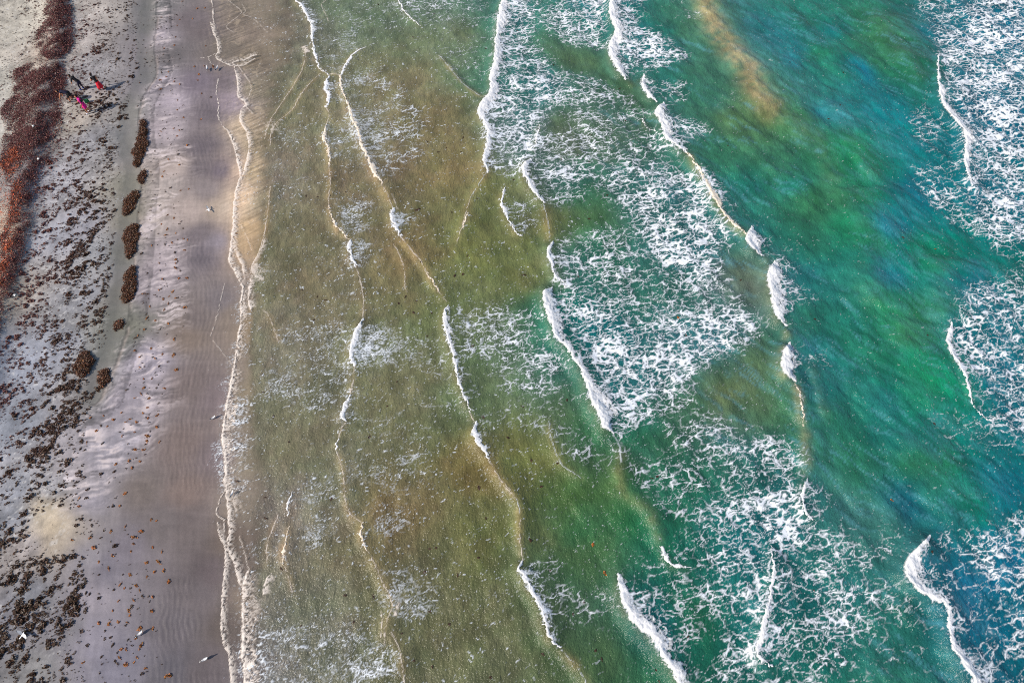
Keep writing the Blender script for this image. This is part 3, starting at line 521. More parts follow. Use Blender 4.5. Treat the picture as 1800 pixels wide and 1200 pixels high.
# ------------------------------------------------------------------ mesh helpers
def mesh_np(name, V, F, mat, attrs=None, smooth=True):
    me = bpy.data.meshes.new(name); nv = len(V); nf = len(F); k = F.shape[1]
    me.vertices.add(nv); me.vertices.foreach_set('co', np.ascontiguousarray(V, np.float32).ravel())
    me.loops.add(nf*k); me.loops.foreach_set('vertex_index', np.ascontiguousarray(F, np.int32).ravel())
    me.polygons.add(nf); me.polygons.foreach_set('loop_start', np.arange(0, nf*k, k, dtype=np.int32)); me.polygons.foreach_set('loop_total', np.full(nf, k, np.int32))
    me.update(calc_edges=True)
    if smooth: me.polygons.foreach_set('use_smooth', np.ones(nf, bool))
    for an, (ty, data) in (attrs or {}).items():
        a = me.attributes.new(an, ty, 'POINT')
        if ty == 'FLOAT': a.data.foreach_set('value', np.ascontiguousarray(data, np.float32).ravel())
        else:
            d4 = np.ones((nv, 4), np.float32); d4[:, :3] = data; a.data.foreach_set('color', d4.ravel())
    me.materials.append(mat); return me
def link(name, me, parent=None, loc=None):
    o = bpy.data.objects.new(name, me); COL.objects.link(o)
    if parent: o.parent = parent
    if loc is not None: o.location = loc
    return o
def tag(o, label=None, cat=None, group=None, kind=None):
    for kk, v in (('label', label), ('category', cat), ('group', group), ('kind', kind)):
        if v: o[kk] = v
    return o
def grid_faces(nr, nc, keep=None):
    i = np.arange(nr*nc).reshape(nr, nc)
    F = np.stack([i[:-1, :-1], i[:-1, 1:], i[1:, 1:], i[1:, :-1]], -1)
    return F.reshape(-1, 4) if keep is None else F[keep]
def compact(V, F, attrs):
    u = np.unique(F); m = np.full(len(V), -1, np.int64); m[u] = np.arange(len(u))
    return V[u], m[F], {a: (t, d[u]) for a, (t, d) in attrs.items()}

# ------------------------------------------------------------------ the beach and sea bed
def axis(lo, hi, h, far=2600.0, q=1.5):
    fine = np.arange(lo, hi, h); g = []; st_ = h*3; x = 0
    while x < far: x += st_; st_ *= q; g.append(x)
    g = np.array(g); return np.concatenate([(lo-g)[::-1], fine, fine[-1]+g])
cs = axis(-38.0, -7.0, 0.088); ys = axis(-5.0, 59.0, 0.090)
Cg, Yg = np.meshgrid(cs, ys); Xg = Cg-0.2*np.clip(Yg, -200, 260)
SZ = sand_z(Xg, Yg)
lo_c = soundings(SAND, Xg[::3, ::3], Yg[::3, ::3], 3.4, 0.06, 0.35)
SC = up(lo_c, Xg.shape[0], Xg.shape[1], 3)
S = shore_s(Xg, Yg)
# comb-like drainage streaks between the runnel and the wet flat
near = (np.abs(Xg) < 80) & (Yg > -40) & (Yg < 100)
dr = np.full(Xg.shape, -99.0); dr[near] = line_dist(Xg[near], Yg[near], RUNNEL)[0]
zone = sstep(2.4, 4.2, S+1.6*(fbm(Xg/1.3, Yg/1.3, 11, 3)-0.5))*sstep(0.1, 0.8, dr)*sstep(7.5, 4.5, dr)*(0.25+0.9*sstep(0.35, 0.65, fbm(Xg/1.4, Yg/2.0, 10, 3)))
yb = Yg-0.2*Xg+1.3*(fbm(Xg/1.6, Yg/1.6, 12, 3)-0.5)
strk = fbm(Xg/1.1, yb/0.17, 14, 4, 0.62)
SC *= (1+zone*(0.26+2.1*(strk-0.5)))[..., None]
lav = srgb((222, 211, 213))
k = np.clip(zone*0.85*sstep(0.50, 0.66, strk)*sstep(0.30, 0.55, fbm(Xg/1.2, Yg/1.2, 15, 3)), 0, 0.9)[..., None]; SC = SC*(1-k)+lav*k
# swept film patterns of the upper swash
film = np.exp(-((S+1.6)/1.9)**2)*sstep(22, 32, Yg)
fs = fbm((Xg*0.8+Yg*0.6)/1.8, (Yg*0.8-Xg*0.6)/0.10, 18, 4, 0.62)
SC *= (1+film*(0.28+1.9*(fs-0.5)))[..., None]
vein = np.abs(fbm(Xg/0.9+0.6*fbm(Xg/0.5, Yg/0.5, 28, 2), Yg/1.3, 29, 3)-0.5)
k = (film*0.55*sstep(0.03, 0.0, vein))[..., None]; SC = SC*(1-k)+srgb((214, 196, 172))*k
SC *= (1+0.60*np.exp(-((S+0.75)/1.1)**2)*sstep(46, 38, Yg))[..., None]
dry = sstep(6.5, 10, S)
SC *= (1+dry*1.0*(fbm(Xg/0.4, Yg/0.4, 19, 4, 0.7)-0.5)+dry*0.7*(fbm(Xg/1.5, Yg/1.5, 20, 3)-0.5))[..., None]
SC *= (1+(1-dry)*0.34*(fbm((Xg+0.2*Yg)/0.16, Yg/1.1, 23, 4)-0.5)+(1-dry)*0.25*(fbm(Xg/1.2, Yg/0.22, 24, 3)-0.5))[..., None]
flk = sstep(0.60, 0.74, fbm(Xg/0.22, Yg/0.16, 34, 4, 0.7))*sstep(0.4, 0.62, fbm(Xg/1.3, Yg/1.3, 35, 3))
k = (dry*0.55*flk)[..., None]; SC = SC*(1-k)+srgb((222, 222, 222))*k; SC *= (1+0.10*dry)[..., None]
pw = 0.45+0.5*fbm(Xg/1.5, Yg/1.5, 25, 2); pool = sstep(1.15, 0.75, np.abs(dr)/pw)*(np.abs(dr) < 50)
k = (pool*0.5*(0.4+0.9*fbm(Xg/0.8, Yg/0.8, 36, 3)))[..., None]; SC = SC*(1-k)+srgb((126, 125, 118))*k
rim = np.exp(-((dr-1.05*pw)/0.09)**2)*(np.abs(dr) < 50)*sstep(0.35, 0.6, fbm(Xg/0.9, Yg/0.9, 26, 3))
k = (rim*0.4)[..., None]; SC = SC*(1-k)+srgb((206, 190, 180))*k
rillet = np.abs(fbm(Xg/0.55+0.5*fbm(Xg/0.3, Yg/0.3, 27, 2), Yg/0.3, 30, 3)-0.5)*sstep(0.3, 0.7, dr/pw-0.6)*sstep(2.6, 1.4, dr/pw)
SC *= (1-0.4*sstep(0.05, 0.0, rillet)*(dr > 0.8*pw)*(dr < 1.8))[..., None]
SC *= np.array([0.99, 0.965, 0.925])*(1-0.06*(1-dry[..., None]))
WET = np.clip(1-dry*0.9+pool*0.8, 0, 1)
V = np.stack([Xg, Yg, SZ], -1).reshape(-1, 3)
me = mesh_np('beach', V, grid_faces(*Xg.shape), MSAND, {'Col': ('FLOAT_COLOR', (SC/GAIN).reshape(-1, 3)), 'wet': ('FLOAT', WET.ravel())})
beach = tag(link('beach', me), 'pale grey beach sand running from dry wrack line to wet lavender flat and shallow bed', 'beach', kind='structure')

# ------------------------------------------------------------------ the sea
ax = np.concatenate([wx, wx[-1]+np.cumsum(0.3*1.5**np.arange(19))])
gy = np.cumsum(0.3*1.5**np.arange(19)); ay = np.concatenate([(wy[0]-gy)[::-1], wy, wy[-1]+gy])
axl = np.concatenate([(wx[0]-gy)[::-1], ax])
AX, AY = np.meshgrid(axl, ay)
zz = bil(WZ, AX, AY); cc = np.stack([bil(WC[..., i], AX, AY) for i in range(3)], -1); oo = bil(WOP, AX, AY)
inside = (AX >= WX0) & (AX <= wx[-1]) & (AY >= WY0) & (AY <= wy[-1])
sAll = -shore_s(AX, AY)
zz = np.where(inside, zz, 0.02); oo = np.where(inside, oo, np.clip(sAll/3, 0.04, 1))
far_c = srgb((6, 104, 100)); cc[~inside] = np.where((sAll > 30)[..., None], far_c, cc)[~inside]
cellS = np.maximum(np.maximum(sAll[:-1, :-1], sAll[1:, 1:]), np.maximum(sAll[1:, :-1], sAll[:-1, 1:]))
keep = cellS > -0.25
V = np.stack([AX, AY, zz], -1).reshape(-1, 3)
V, F, at = compact(V, grid_faces(*AX.shape, keep), {'Col': ('FLOAT_COLOR', (cc/GAIN).reshape(-1, 3)), 'cover': ('FLOAT', oo.ravel())})
sea = tag(link('sea_water', mesh_np('sea_water', V, F, MWATER, at)), 'olive brown to deep teal sea water ridged with incoming waves', 'sea', kind='structure')

# ------------------------------------------------------------------ foam lying on the water, with the painted glints and light lines
FH = 0.050
fx = np.arange(WX0, WX1, FH); fy = np.arange(WY0, WY1, FH)
X, Y = np.meshgrid(fx, fy)
proj_a = np.abs(X)*1200/(Y*ST+CAM_H*CT)                     # skip what lies well outside the surveyed strip
PRE = bil(np.maximum(DEN, SPK), X, Y)
LINE = np.zeros(X.shape, np.float32)
def fwin(L, m):
    i0 = max(int((L[:, 0].min()-m-WX0)/FH), 0); i1 = min(int((L[:, 0].max()+m-WX0)/FH)+2, len(fx))
    j0 = max(int((L[:, 1].min()-m-WY0)/FH), 0); j1 = min(int((L[:, 1].max()+m-WY0)/FH)+2, len(fy))
    return slice(j0, max(j0, j1)), slice(i0, max(i0, i1))
for p, w, a in THREADS+[(p_, 1.5, 0.6) for p_, a_, s_, f_ in RIDGES if s_ < 1.4 and 440 < np.mean([q_[0] for q_ in p_]) < 1100]:  # ridges add pale threads that paint the sunlit line along the crest
    w = w*(0.8 if w < 1.9 else 1.0); L = smooth_line(gpts(p), 5); wm = w/scale_at(L[:, 0].mean(), L[:, 1].mean())
    sl = fwin(L, 3*wm+0.9); x, y = X[sl], Y[sl]
    if x.size == 0: continue
    sd_, d, t_ = line_dist(x+0.10*(fbm(x/0.22, y/0.22, 71, 2)-0.5), y+0.10*(fbm(x/0.22, y/0.22, 73, 2)-0.5), L)
    wl_ = 0.5*wm*(0.3+1.4*fbm(x/0.45, y/0.45, 75, 3, 0.6))
    val = a*sstep(1.5, 0.3, d/np.maximum(wl_, 0.02))*sstep(0.2, 0.5, fbm(x/0.16, y/0.16, 76, 2))
    if np.mean([q_[0] for q_ in p]) < 480 and w > 1.4:      # froth left on the sheet behind the edge
        fr_ = 0.22+0.12*w; val = np.maximum(val, 0.8*a*(sd_ > -0.02)*sstep(fr_, 0.0, np.abs(sd_))*sstep(0.46, 0.62, fbm(x/0.10, y/0.08, 82, 3, 0.6)+0.12*sstep(fr_, 0.0, np.abs(sd_)))*np.clip(np.minimum(t_, 1-t_)*12, 0, 1))
    if w > 2.9: val = val*sstep(0.34, 0.55, fbm(x/0.09, y/0.09, 79, 2)+0.25*np.clip(1-d/wl_, 0, 1))
    np.maximum(LINE[sl], val, out=LINE[sl])
act = ((PRE > 0.012)) & (proj_a < 1000) & (shore_s(X, Y) < 12)
x, y = X[act], Y[act]; d = bil(DEN, x, y); sp = bil(SPK, x, y)
cov = foam_cover(x, y, d, sp)
COV = np.zeros(X.shape, np.float32); COV[act] = cov
COV = np.maximum(COV, LINE)
cell = np.maximum(np.maximum(COV[:-1, :-1], COV[1:, 1:]), np.maximum(COV[1:, :-1], COV[:-1, 1:]))
keep = cell > 0.06
Fq = grid_faces(*X.shape, keep); u = np.unique(Fq); mp = np.full(X.size, -1, np.int64); mp[u] = np.arange(len(u)); Fq = mp[Fq]
xv, yv, cv = X.ravel()[u], Y.ravel()[u], COV.ravel()[u]
zv = np.maximum(bil(WZ, xv, yv), sand_z(xv, yv))+0.016+0.022*cv
fm = mesh_np('sea_foam', np.stack([xv, yv, zv], 1), Fq, MFOAM, {'cover': ('FLOAT', cv)}); fm.materials.append(MTHREAD)
lnv = (LINE.ravel()[u] > 0.05) & (-shore_s(xv, yv) < 16); fm.polygons.foreach_set('material_index', lnv[Fq].any(1).astype(np.int32))
foam = tag(link('sea_foam', fm), 'lacy white foam strung over the water behind the breakers', 'foam', kind='stuff')
print('foam quads', len(Fq))

# ------------------------------------------------------------------ white rolls of the breaking waves
RH = 0.045
for c in CRESTS:
    L, wm = c['L'], c['wm']; m = wm.max()*1.9+0.35
    gx = np.arange(L[:, 0].min()-m, L[:, 0].max()+m, RH); gyv = np.arange(L[:, 1].min()-m, L[:, 1].max()+m, RH)
    x, y = np.meshgrid(gx, gyv)
    rag = 0.30*(fbm(x/0.34, y/0.34, 131, 4, 0.65)-0.5)+0.10*(vnoise(x/0.09, y/0.09, 132)-0.5)
    sd, dd, t = line_dist(x+rag, y+0.6*rag, L)
    w = np.interp(t, np.linspace(0, 1, len(wm)), wm)
    w = w*(0.45+1.1*fbm(x/0.7, y/0.7, 133, 3, 0.6))
    q = sd/np.maximum(w, 0.03)                       # 0 at the leading edge, 1 at the trailing edge
    rough = fbm(x/0.11, y/0.11, 137, 3, 0.6)
    lead = sstep(-0.10, 0.10, q+0.0)
    trail = sstep(1.55, 0.45, q+1.5*(rough-0.5)+0.5*(fbm(x/0.3, y/0.2, 138, 2)-0.5))
    e0 = np.hypot(x-L[0, 0], y-L[0, 1]); e1 = np.hypot(x-L[-1, 0], y-L[-1, 1])
    cov = lead*trail*(np.abs(sd) < m)
    cov *= np.where((t <= 0.001) & (e0 > 0.06+0.5*w), 0, 1)*np.where((t >= 0.999) & (e1 > 0.06+0.5*w), 0, 1)
    bul = np.sqrt(np.clip(lead*trail, 0, 1))*np.clip(1.25-0.75*np.clip(q, 0, 1.4), 0.15, 1)
    bill = 1-np.abs(2*fbm(x/0.24, y/0.24, 139, 3, 0.55)-1)
    zr = bil(WZ, x, y)+0.02+0.12*np.minimum(w, 0.6)*bul*(0.4+0.8*bill)+0.05*(rough-0.5)*bul
    zr = np.where(cov < 0.10, bil(WZ, x, y)-0.03, zr)
    cell = np.maximum(np.maximum(cov[:-1, :-1], cov[1:, 1:]), np.maximum(cov[1:, :-1], cov[:-1, 1:]))
    keep = cell > 0.10
    if keep.sum() < 4: print('thin', c['l']); continue
    V, F, at = compact(np.stack([x, y, zr], -1).reshape(-1, 3), grid_faces(*x.shape, keep), {'cover': ('FLOAT', np.clip(cov*1.6, 0, 1).ravel())})
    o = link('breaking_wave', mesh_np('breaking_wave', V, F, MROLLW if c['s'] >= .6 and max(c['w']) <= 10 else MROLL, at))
    tag(o, c['l'], 'wave', 'white crests of the incoming waves')

# ------------------------------------------------------------------ seaweed
MWEED = simple_mat('seaweed', (0.1, 0.05, 0.02), 0.55, 0.35, 30.0, 'Col')
def leaf_mesh(P, size, col, lie=0.55, wide=0.32):
    """one folded diamond blade per row of P"""
    N = len(P); phi = rng.uniform(0, 2*np.pi, N); th = rng.normal(0, lie, N)
    dx, dy, dz = np.cos(phi)*np.cos(th), np.sin(phi)*np.cos(th), np.abs(np.sin(th))
    D = np.stack([dx, dy, dz], 1); side = np.stack([-np.sin(phi), np.cos(phi), rng.normal(0, 0.45, N)], 1)
    L = size[:, None]; w = wide*L*rng.uniform(0.7, 1.3, (N, 1))
    a = P-D*L*0.5; b = P+D*L*0.5; m = P+np.array([0, 0, 1.0])*L*0.08
    V = np.stack([a, m+side*w, b, m-side*w], 1).reshape(-1, 3)
    F = np.arange(4*N).reshape(N, 4)
    return V, F, np.repeat(col, 4, 0)
def tint(base, N, var=0.25, hue=0.12):
    c = srgb(base)[None]*np.exp(rng.normal(0, var, (N, 1)))*np.exp(rng.normal(0, hue, (N, 3)))
    return np.clip(c, 0.004, 0.6)
def weed_obj(name, P, size, col, parent=None, lie=0.55, wide=0.32, loc=None):
    V, F, C = leaf_mesh(P, size, col, lie, wide)
    return link(name, mesh_np(name, V, F, MWEED, {'Col': ('FLOAT_COLOR', C)}, smooth=False), parent, loc)

RED, ORANGE, BROWN, GOLD = (94, 48, 44), (158, 70, 28), (66, 42, 22), (150, 90, 32)

def sample_poly(poly, per_m2, clump=0.0, seed=1, ang=60):
    g = gpts(poly); lo_, hi_ = g.min(0), g.max(0); A = np.prod(hi_-lo_); n_ = int(A*per_m2*(2.2 if clump else 1))
    p = rng.uniform(lo_, hi_, (n_, 2)); k_ = in_poly(p[:, 0]+0.35*(fbm(p[:, 0]/0.9, p[:, 1]/0.9, 201, 2)-0.5), p[:, 1]+0.35*(fbm(p[:, 0]/0.9, p[:, 1]/0.9, 203, 2)-0.5), g)
    p = p[k_]
    if clump:
        a = math.radians(ang); qa = p[:, 0]*math.cos(a)+p[:, 1]*math.sin(a); qb = -p[:, 0]*math.sin(a)+p[:, 1]*math.cos(a)
        nz = fbm(qa/1.1, qb/0.45, 205+seed, 3, 0.6); p = p[rng.uniform(0, 1, len(p)) < np.clip((nz-0.5)*4*clump+0.45, 0.04, 1)]
    return p

# the wrack line: a thick matted band, far too many blades to count
BAND = [([(92,-140),(128,-140),(126,0),(134,50),(129,95),(112,118),(104,122),(80,112),(68,96),(74,76),(86,44),(90,0)], 1500, RED, 1.0),
        ([(108,118),(122,136),(116,170),(110,215),(96,240),(92,290),(76,322),(66,360),(58,420),(46,470),(30,530),(12,590),(-8,650),(-60,760),(-90,700),(-30,540),(-10,480),(12,430),(30,400),(34,350),(8,300),(4,280),(22,240),(10,205),(30,180),(34,132),(60,124),(78,140),(90,128)], 1500, RED, 1.0),
        ([(30,272),(40,272),(45,310),(49,350),(45,400),(38,440),(25,480),(13,530),(2,590),(-16,640),(-24,610),(-4,530),(10,480),(24,440),(36,390),(38,330)], 520, ORANGE, 1.6),  # orange blades paint the sunlit side of the band
        ([(-30,290),(30,290),(36,400),(20,460),(-30,500)], 170, ORANGE, 2.0), ([(62,100),(104,96),(100,130),(70,128)], 220, RED, 1.0),
        ([(90,330),(108,300),(112,240),(128,150),(100,240),(78,330),(60,430)], 260, RED, 1.2)]
Ps, Ss, Cs = [], [], []
for poly, dens, colr, cl in BAND:
    p = sample_poly(poly, dens*0.85, cl*0.5, 3); p = p+rng.normal(0, 0.10, p.shape)+(rng.normal(0, 0.18, p.shape) if colr is ORANGE else 0)
    fr = rng.uniform(0, 1, len(p)) < 0.07; p[fr] += rng.normal(0, 0.7, (fr.sum(), 2))
    z = sand_z(p[:, 0], p[:, 1])+0.02+0.16*fbm(p[:, 0]/0.35, p[:, 1]/0.35, 211, 3)*rng.uniform(0.2, 1, len(p))
    z = z+(0.07 if colr is ORANGE else 0.0); Ps.append(np.column_stack([p, z])); Ss.append(np.exp(rng.normal(math.log(0.062), 0.38, len(p)))); Cs.append(tint(colr, len(p), 0.35))
wr = weed_obj('seaweed_wrack', np.vstack(Ps), np.concatenate(Ss), np.vstack(Cs), lie=0.6, wide=0.24)
tag(wr, 'thick matted band of red brown seaweed along the dry upper beach', 'seaweed', kind='stuff'); print('wrack', len(np.vstack(Ps)))

# prototypes of single tufts, some compact, some drawn out
def proto(i, base, n_=26):
    el = (1.0, 1.5, 2.2, 1.2, 1.8, 2.8)[i % 6]; r = np.sqrt(rng.uniform(0, 1, n_)); t = rng.uniform(0, 2*np.pi, n_)
    lob = 1+0.35*np.sin(2*t+i)+0.2*np.sin(3*t+2.3*i)
    p = np.column_stack([r*np.cos(t)*lob*math.sqrt(el)*0.5, r*np.sin(t)*lob/math.sqrt(el)*0.5, 0.04+0.42*(1-r*r)*rng.uniform(0.2, 1, n_)])
    V, F, C = leaf_mesh(p, rng.uniform(0.3, 0.6, n_), tint(base, n_, 0.3), 0.6, 0.3)
    return mesh_np('seaweed_tuft', V, F, MWEED, {'Col': ('FLOAT_COLOR', C)}, smooth=False)
PR_BROWN = [proto(i, BROWN) for i in range(6)]; PR_GOLD = [proto(i, GOLD) for i in range(6)]; PR_FLOAT = [proto(i, (64, 42, 26)) for i in range(4)]

SCAT = [([(115,-60),(238,-60),(242,130),(215,190),(118,140)], 5, .9, .15), ([(108,130),(218,190),(212,250),(190,340),(78,340),(98,240)], 6.5, 1, .17), ([(135,150),(225,180),(222,215),(205,215),(140,200)], 7, 1, .18),
        ([(75,330),(205,335),(205,400),(198,480),(180,600),(60,600),(20,560),(62,430)], 8.5, 1.1, .175), ([(135,320),(190,330),(180,420),(150,480),(110,560),(120,440)], 6, 1.1, .2), ([(0,600),(178,592),(150,625),(160,690),(110,830),(-30,830),(-30,650)], 8.5, 1.1, .18),
        ([(-30,830),(120,830),(96,900),(60,900),(48,1000),(-30,1000)], 8, 1, .18), ([(-30,1000),(150,965),(155,1080),(120,1230),(-30,1230)], 8.5, 1.1, .2), ([(105,700),(168,692),(140,900),(168,915),(205,915),(160,965),(110,900)], 5.5, 1, .15),
        ([(-30,-60),(85,-60),(62,110),(30,130),(-30,300)], 4.5, .5, .07), ([(60,-60),(92,-60),(84,60),(62,110),(40,120)], 6, .6, .12), ([(20,130),(60,120),(40,180),(10,210),(-10,230)], 5, .5, .1),
        ([(80,690),(130,680),(116,740),(95,800),(70,832),(48,800),(70,740)], 16, .8, .22), ([(40,1035),(62,1040),(58,1090),(44,1185),(22,1170),(30,1100)], 22, .6, .24), ([(-20,1095),(20,1090),(25,1170),(-20,1190)], 14, .8, .22), ([(52,1180),(80,1180),(80,1230),(45,1230)], 14, .6, .22),
        ([(170,168),(200,172),(200,198),(176,200)], 18, .3, .2), ([(208,185),(226,185),(224,215),(211,212)], 16, .4, .18), ([(163,88),(193,78),(190,98),(166,103)], 16, .3, .18), ([(118,1045),(146,1062),(140,1088),(112,1080)], 12, .6, .22),
        ([(98,700),(128,690),(130,640),(120,650)], 10, .8, .2), ([(170,545),(190,540),(180,562),(166,560)], 14, .4, .2), ([(145,440),(160,440),(162,455),(148,452)], 20, .2, .2), ([(190,470),(204,490),(200,500),(192,492)], 16, .2, .16), ([(150,580),(172,560),(160,600),(148,610)], 10, .6, .18), ([(155,690),(182,680),(165,700),(120,740),(130,720)], 14, .5, .2)]
allp = []
for poly, dens, cl, sz_ in SCAT:
    p = sample_poly(poly, dens*2.4, cl, 5, 62); allp.append(np.column_stack([p, np.minimum(0.62*sz_*np.exp(rng.normal(0, 0.42, len(p))), 0.3)]))
TINY = [([(240,0),(320,0),(330,200),(320,330),(330,560),(300,640),(260,800),(200,900),(280,1000),(290,1230),(150,1230),(150,960),(205,800),(230,640),(255,540),(240,200)], 3.2, .3, .075)]
for poly, dens, cl, sz_ in TINY:
    p = sample_poly(poly, dens, cl, 9); allp.append(np.column_stack([p, sz_*np.exp(rng.normal(0, 0.35, len(p)))]))
for poly, dens in (([(115,-60),(238,-60),(242,130),(215,250),(205,400),(190,600),(150,700),(130,830),(-30,830),(-30,640),(30,560),(70,330),(100,220)], 12), ([(-30,830),(130,830),(100,960),(160,1000),(150,1230),(-30,1230)], 13), ([(-30,-60),(88,-60),(70,90),(30,130),(-30,260)], 7)):
    p = sample_poly(poly, dens, .8, 13, 62); allp.append(np.column_stack([p, 0.055*np.exp(rng.normal(0, 0.4, len(p)))]))
CL = np.vstack(allp)
CL = CL[(shore_s(CL[:, 0], CL[:, 1]) > 1.0)]
order = np.argsort(-CL[:, 2]*scale_at(CL[:, 0], CL[:, 1])); CL = CL[order]
RIGHT = [(1285,15,0),(1387,63,0),(1440,60,0),(1355,137,0),(1140,133,0),(1267,145,0),(1250,185,0),(1237,268,0),(1447,327,0),(1230,327,0),(1158,350,0),(1370,475,0),(1437,470,0),(1500,472,0),(1400,530,0),(1393,570,0),(1190,518,0),(1175,552,0),(1132,575,0),(1230,583,0),(1270,602,0),(1420,663,0),(1135,640,0),(1253,713,0),(1250,780,0),(1295,833,0),(1415,845,0),(1225,910,0),(1265,922,0),(1135,932,0),(1250,965,0),(1320,1030,0),(1190,1130,0),(1265,1168,0),
 (1160,15,1),(1147,52,1),(1275,147,1),(1330,135,1),(1183,320,1),(1227,340,1),(1140,383,1),(1180,418,1),(1170,460,1),(1240,447,1),(1293,483,1),(1322,490,1),(1075,535,1),(1215,512,1),(1300,565,1),(1240,632,1),(1240,658,1),(1238,690,1),(1125,657,1),(1147,770,1),(1263,765,1),(1318,760,1),(1125,848,1),(1220,858,1),(1195,890,1),(1240,903,1),(1155,910,1),(1063,963,1),(1305,965,1),(1160,985,1),(1190,942,1),(1100,1060,1),(1040,1045,1),(1190,1080,1),(1020,1125,1),(1230,1190,1),(980,1165,1),(1015,875,1),(1660,445,1),
 (955,72,2),(1070,57,2),(1147,95,2),(1225,100,2),(1097,127,2),(990,117,2),(1243,205,2),(992,190,2),(1018,270,2),(1075,265,2),(1018,332,2),(1160,335,2),(997,372,2),(955,403,2),(1055,405,2),(1043,468,2),(1010,508,2),(1110,522,2),(1047,543,2),(863,508,2),(740,530,2),(650,545,2),(805,557,2),(922,552,2),(965,572,2),(893,572,2),(722,600,2),(765,605,2),(1108,605,2),(955,642,2),(690,635,2),(870,670,2),(1043,670,2),(1040,705,2),(1128,710,2),(733,725,2),(625,717,2),(960,765,2),(1017,765,2),(580,765,2),(915,842,2),(990,848,2),(825,870,2),(937,893,2),(815,920,2),(723,942,2),(583,950,2),(607,965,2),(630,1047,2),(888,1072,2),(620,1107,2),(573,1108,2),(850,1160,2),(803,1160,2),(570,1165,2),
 (1068,55,3),(1105,62,3),(890,103,3),(790,140,3),(998,138,3),(948,178,3),(720,185,3),(648,185,3),(527,200,3),(675,255,3),(820,240,3),(945,225,3),(930,278,3),(1080,248,3),(1143,280,3),(805,308,3),(1120,350,3),(1037,358,3),(708,352,3),(775,397,3),(1155,412,3),(1092,422,3),(708,442,3),(923,442,3),(1040,455,3),(1192,488,3),(855,510,3),(885,535,3),(965,518,3),(810,547,3),(990,550,3),(620,570,3),(643,578,3),(708,605,3),(1080,597,3),(845,625,3),(948,620,3),(803,693,3),(915,693,3),(1075,695,3),(920,725,3),(708,782,3),(775,785,3),(840,773,3),(903,775,3),(990,820,3),(1080,817,3),(750,835,3),(963,880,3),(790,880,3),(748,890,3),(805,932,3),(1000,937,3),(862,963,3),(897,963,3),(972,1020,3),(725,1018,3),(820,1047,3),(895,1070,3),(950,1055,3),(1030,1095,3),(1187,1152,3),(850,1022,3),(600,1055,3)]
BIGR = {(1187,1152,3): 1.7, (998,138,3): 1.5, (948,178,3): 1.5, (1120,350,3): 1.4, (1192,488,3): 1.3, (1305,965,1): 1.3, (1225,100,2): 1.4, (1243,205,2): 1.3, (675,255,3): 1.6, (820,240,3): 1.6, (1000,937,3): 1.4, (723,942,2): 1.4, (1238,690,1): 1.2, (1043,670,2): 1.5, (888,1072,2): 1.3, (990,820,3): 1.4, (895,1070,3): 1.4, (1500,472,0): 1.3}
tuft_objs = []
def put_tuft(me, x, y, z, size, name, label, group, flat=1.0):
    o = link(name, me, None, (x, y, z)); o.scale = (size, size, size*flat*random.uniform(0.8, 1.15)); o.rotation_euler = (0, 0, random.uniform(0, 6.28))
    TUFTS.append((o, x, y, size, label, group)); return tag(o, label, 'seaweed', group)
TUFTS = []
HC = []
for sp_, hw, lb in HEAPS:
    g = gpts(sp_).mean(0); HC.append((g, lb))
ZONES = ['upper stretch level with the people', 'stretch beside the long seaweed heaps', 'stretch below the round seaweed heaps', 'lowest stretch of wet flat']
SPECIAL = {(1187,1152,3): 'largest golden tuft, alone on the smooth wet sand at the lowest edge', (1192,488,3): 'bright orange tuft furthest out on the lower wet flat', (1305,965,1): 'bright orange tuft alone on wet sand seaward of the lowest long heap',
 (1225,100,2): 'golden tuft alone on wet sand, upper of a pair below the long heaps', (1243,205,2): 'golden tuft alone on wet sand, lower of a pair below the long heaps', (1500,472,0): 'golden tuft lying between two white gulls at the swash', (1447,327,0): 'pale yellow tuft on wet sand above the two gulls',
 (990,820,3): 'golden tuft touching a white gull on the lower wet flat', (1660,445,1): 'brown tuft caught in the glowing swash edge', (1415,845,0): 'orange tuft alone on dark wet sand near the upper swash', (888,1072,2): 'golden tuft alone on smooth brown wet sand', (675,255,3): 'dark upright tuft on streaked lower sand'}
for u_, v_, r_ in RIGHT:
    x, y = ground(u_/4, v_/4+300*r_); x = float(x); y = float(y)
    sz_ = 0.145*BIGR.get((u_, v_, r_), random.uniform(0.7, 1.15))
    z = float(sand_z(np.array([x]), np.array([y]))[0])
    gold = u_/4 > 205 or random.random() < 0.4
    lb = SPECIAL.get((u_, v_, r_))
    if lb is None: lb = ('small golden' if sz_ < 0.16 else 'medium golden')+' seaweed tuft on streaked wet sand, '+ZONES[r_]
    put_tuft(random.choice(PR_GOLD if gold else PR_BROWN), x, y, z, sz_, 'seaweed_tuft', lb, 'golden tufts strewn on the wet sand')
NB = 300-len(RIGHT); big, rest = CL[:NB], CL[NB:]
zb = sand_z(big[:, 0], big[:, 1])
BZ = [(33, 'around the four people'), (24, 'on pale sand level with the long heaps'), (16, 'on grey sand level with the round heaps'), (9, 'on grey sand below the round heaps'), (-9, 'on the lowest grey sand')]
for i, (x, y, sz_) in enumerate(big):
    zn = next(t for lim, t in BZ if y > lim)
    sname = 'large' if sz_ > 0.34 else 'medium'
    put_tuft(random.choice(PR_BROWN), x, y, zb[i], sz_, 'seaweed_tuft', f'{sname} dark seaweed tuft {zn}, inland of the runnel', 'dark tufts scattered below the wrack line')
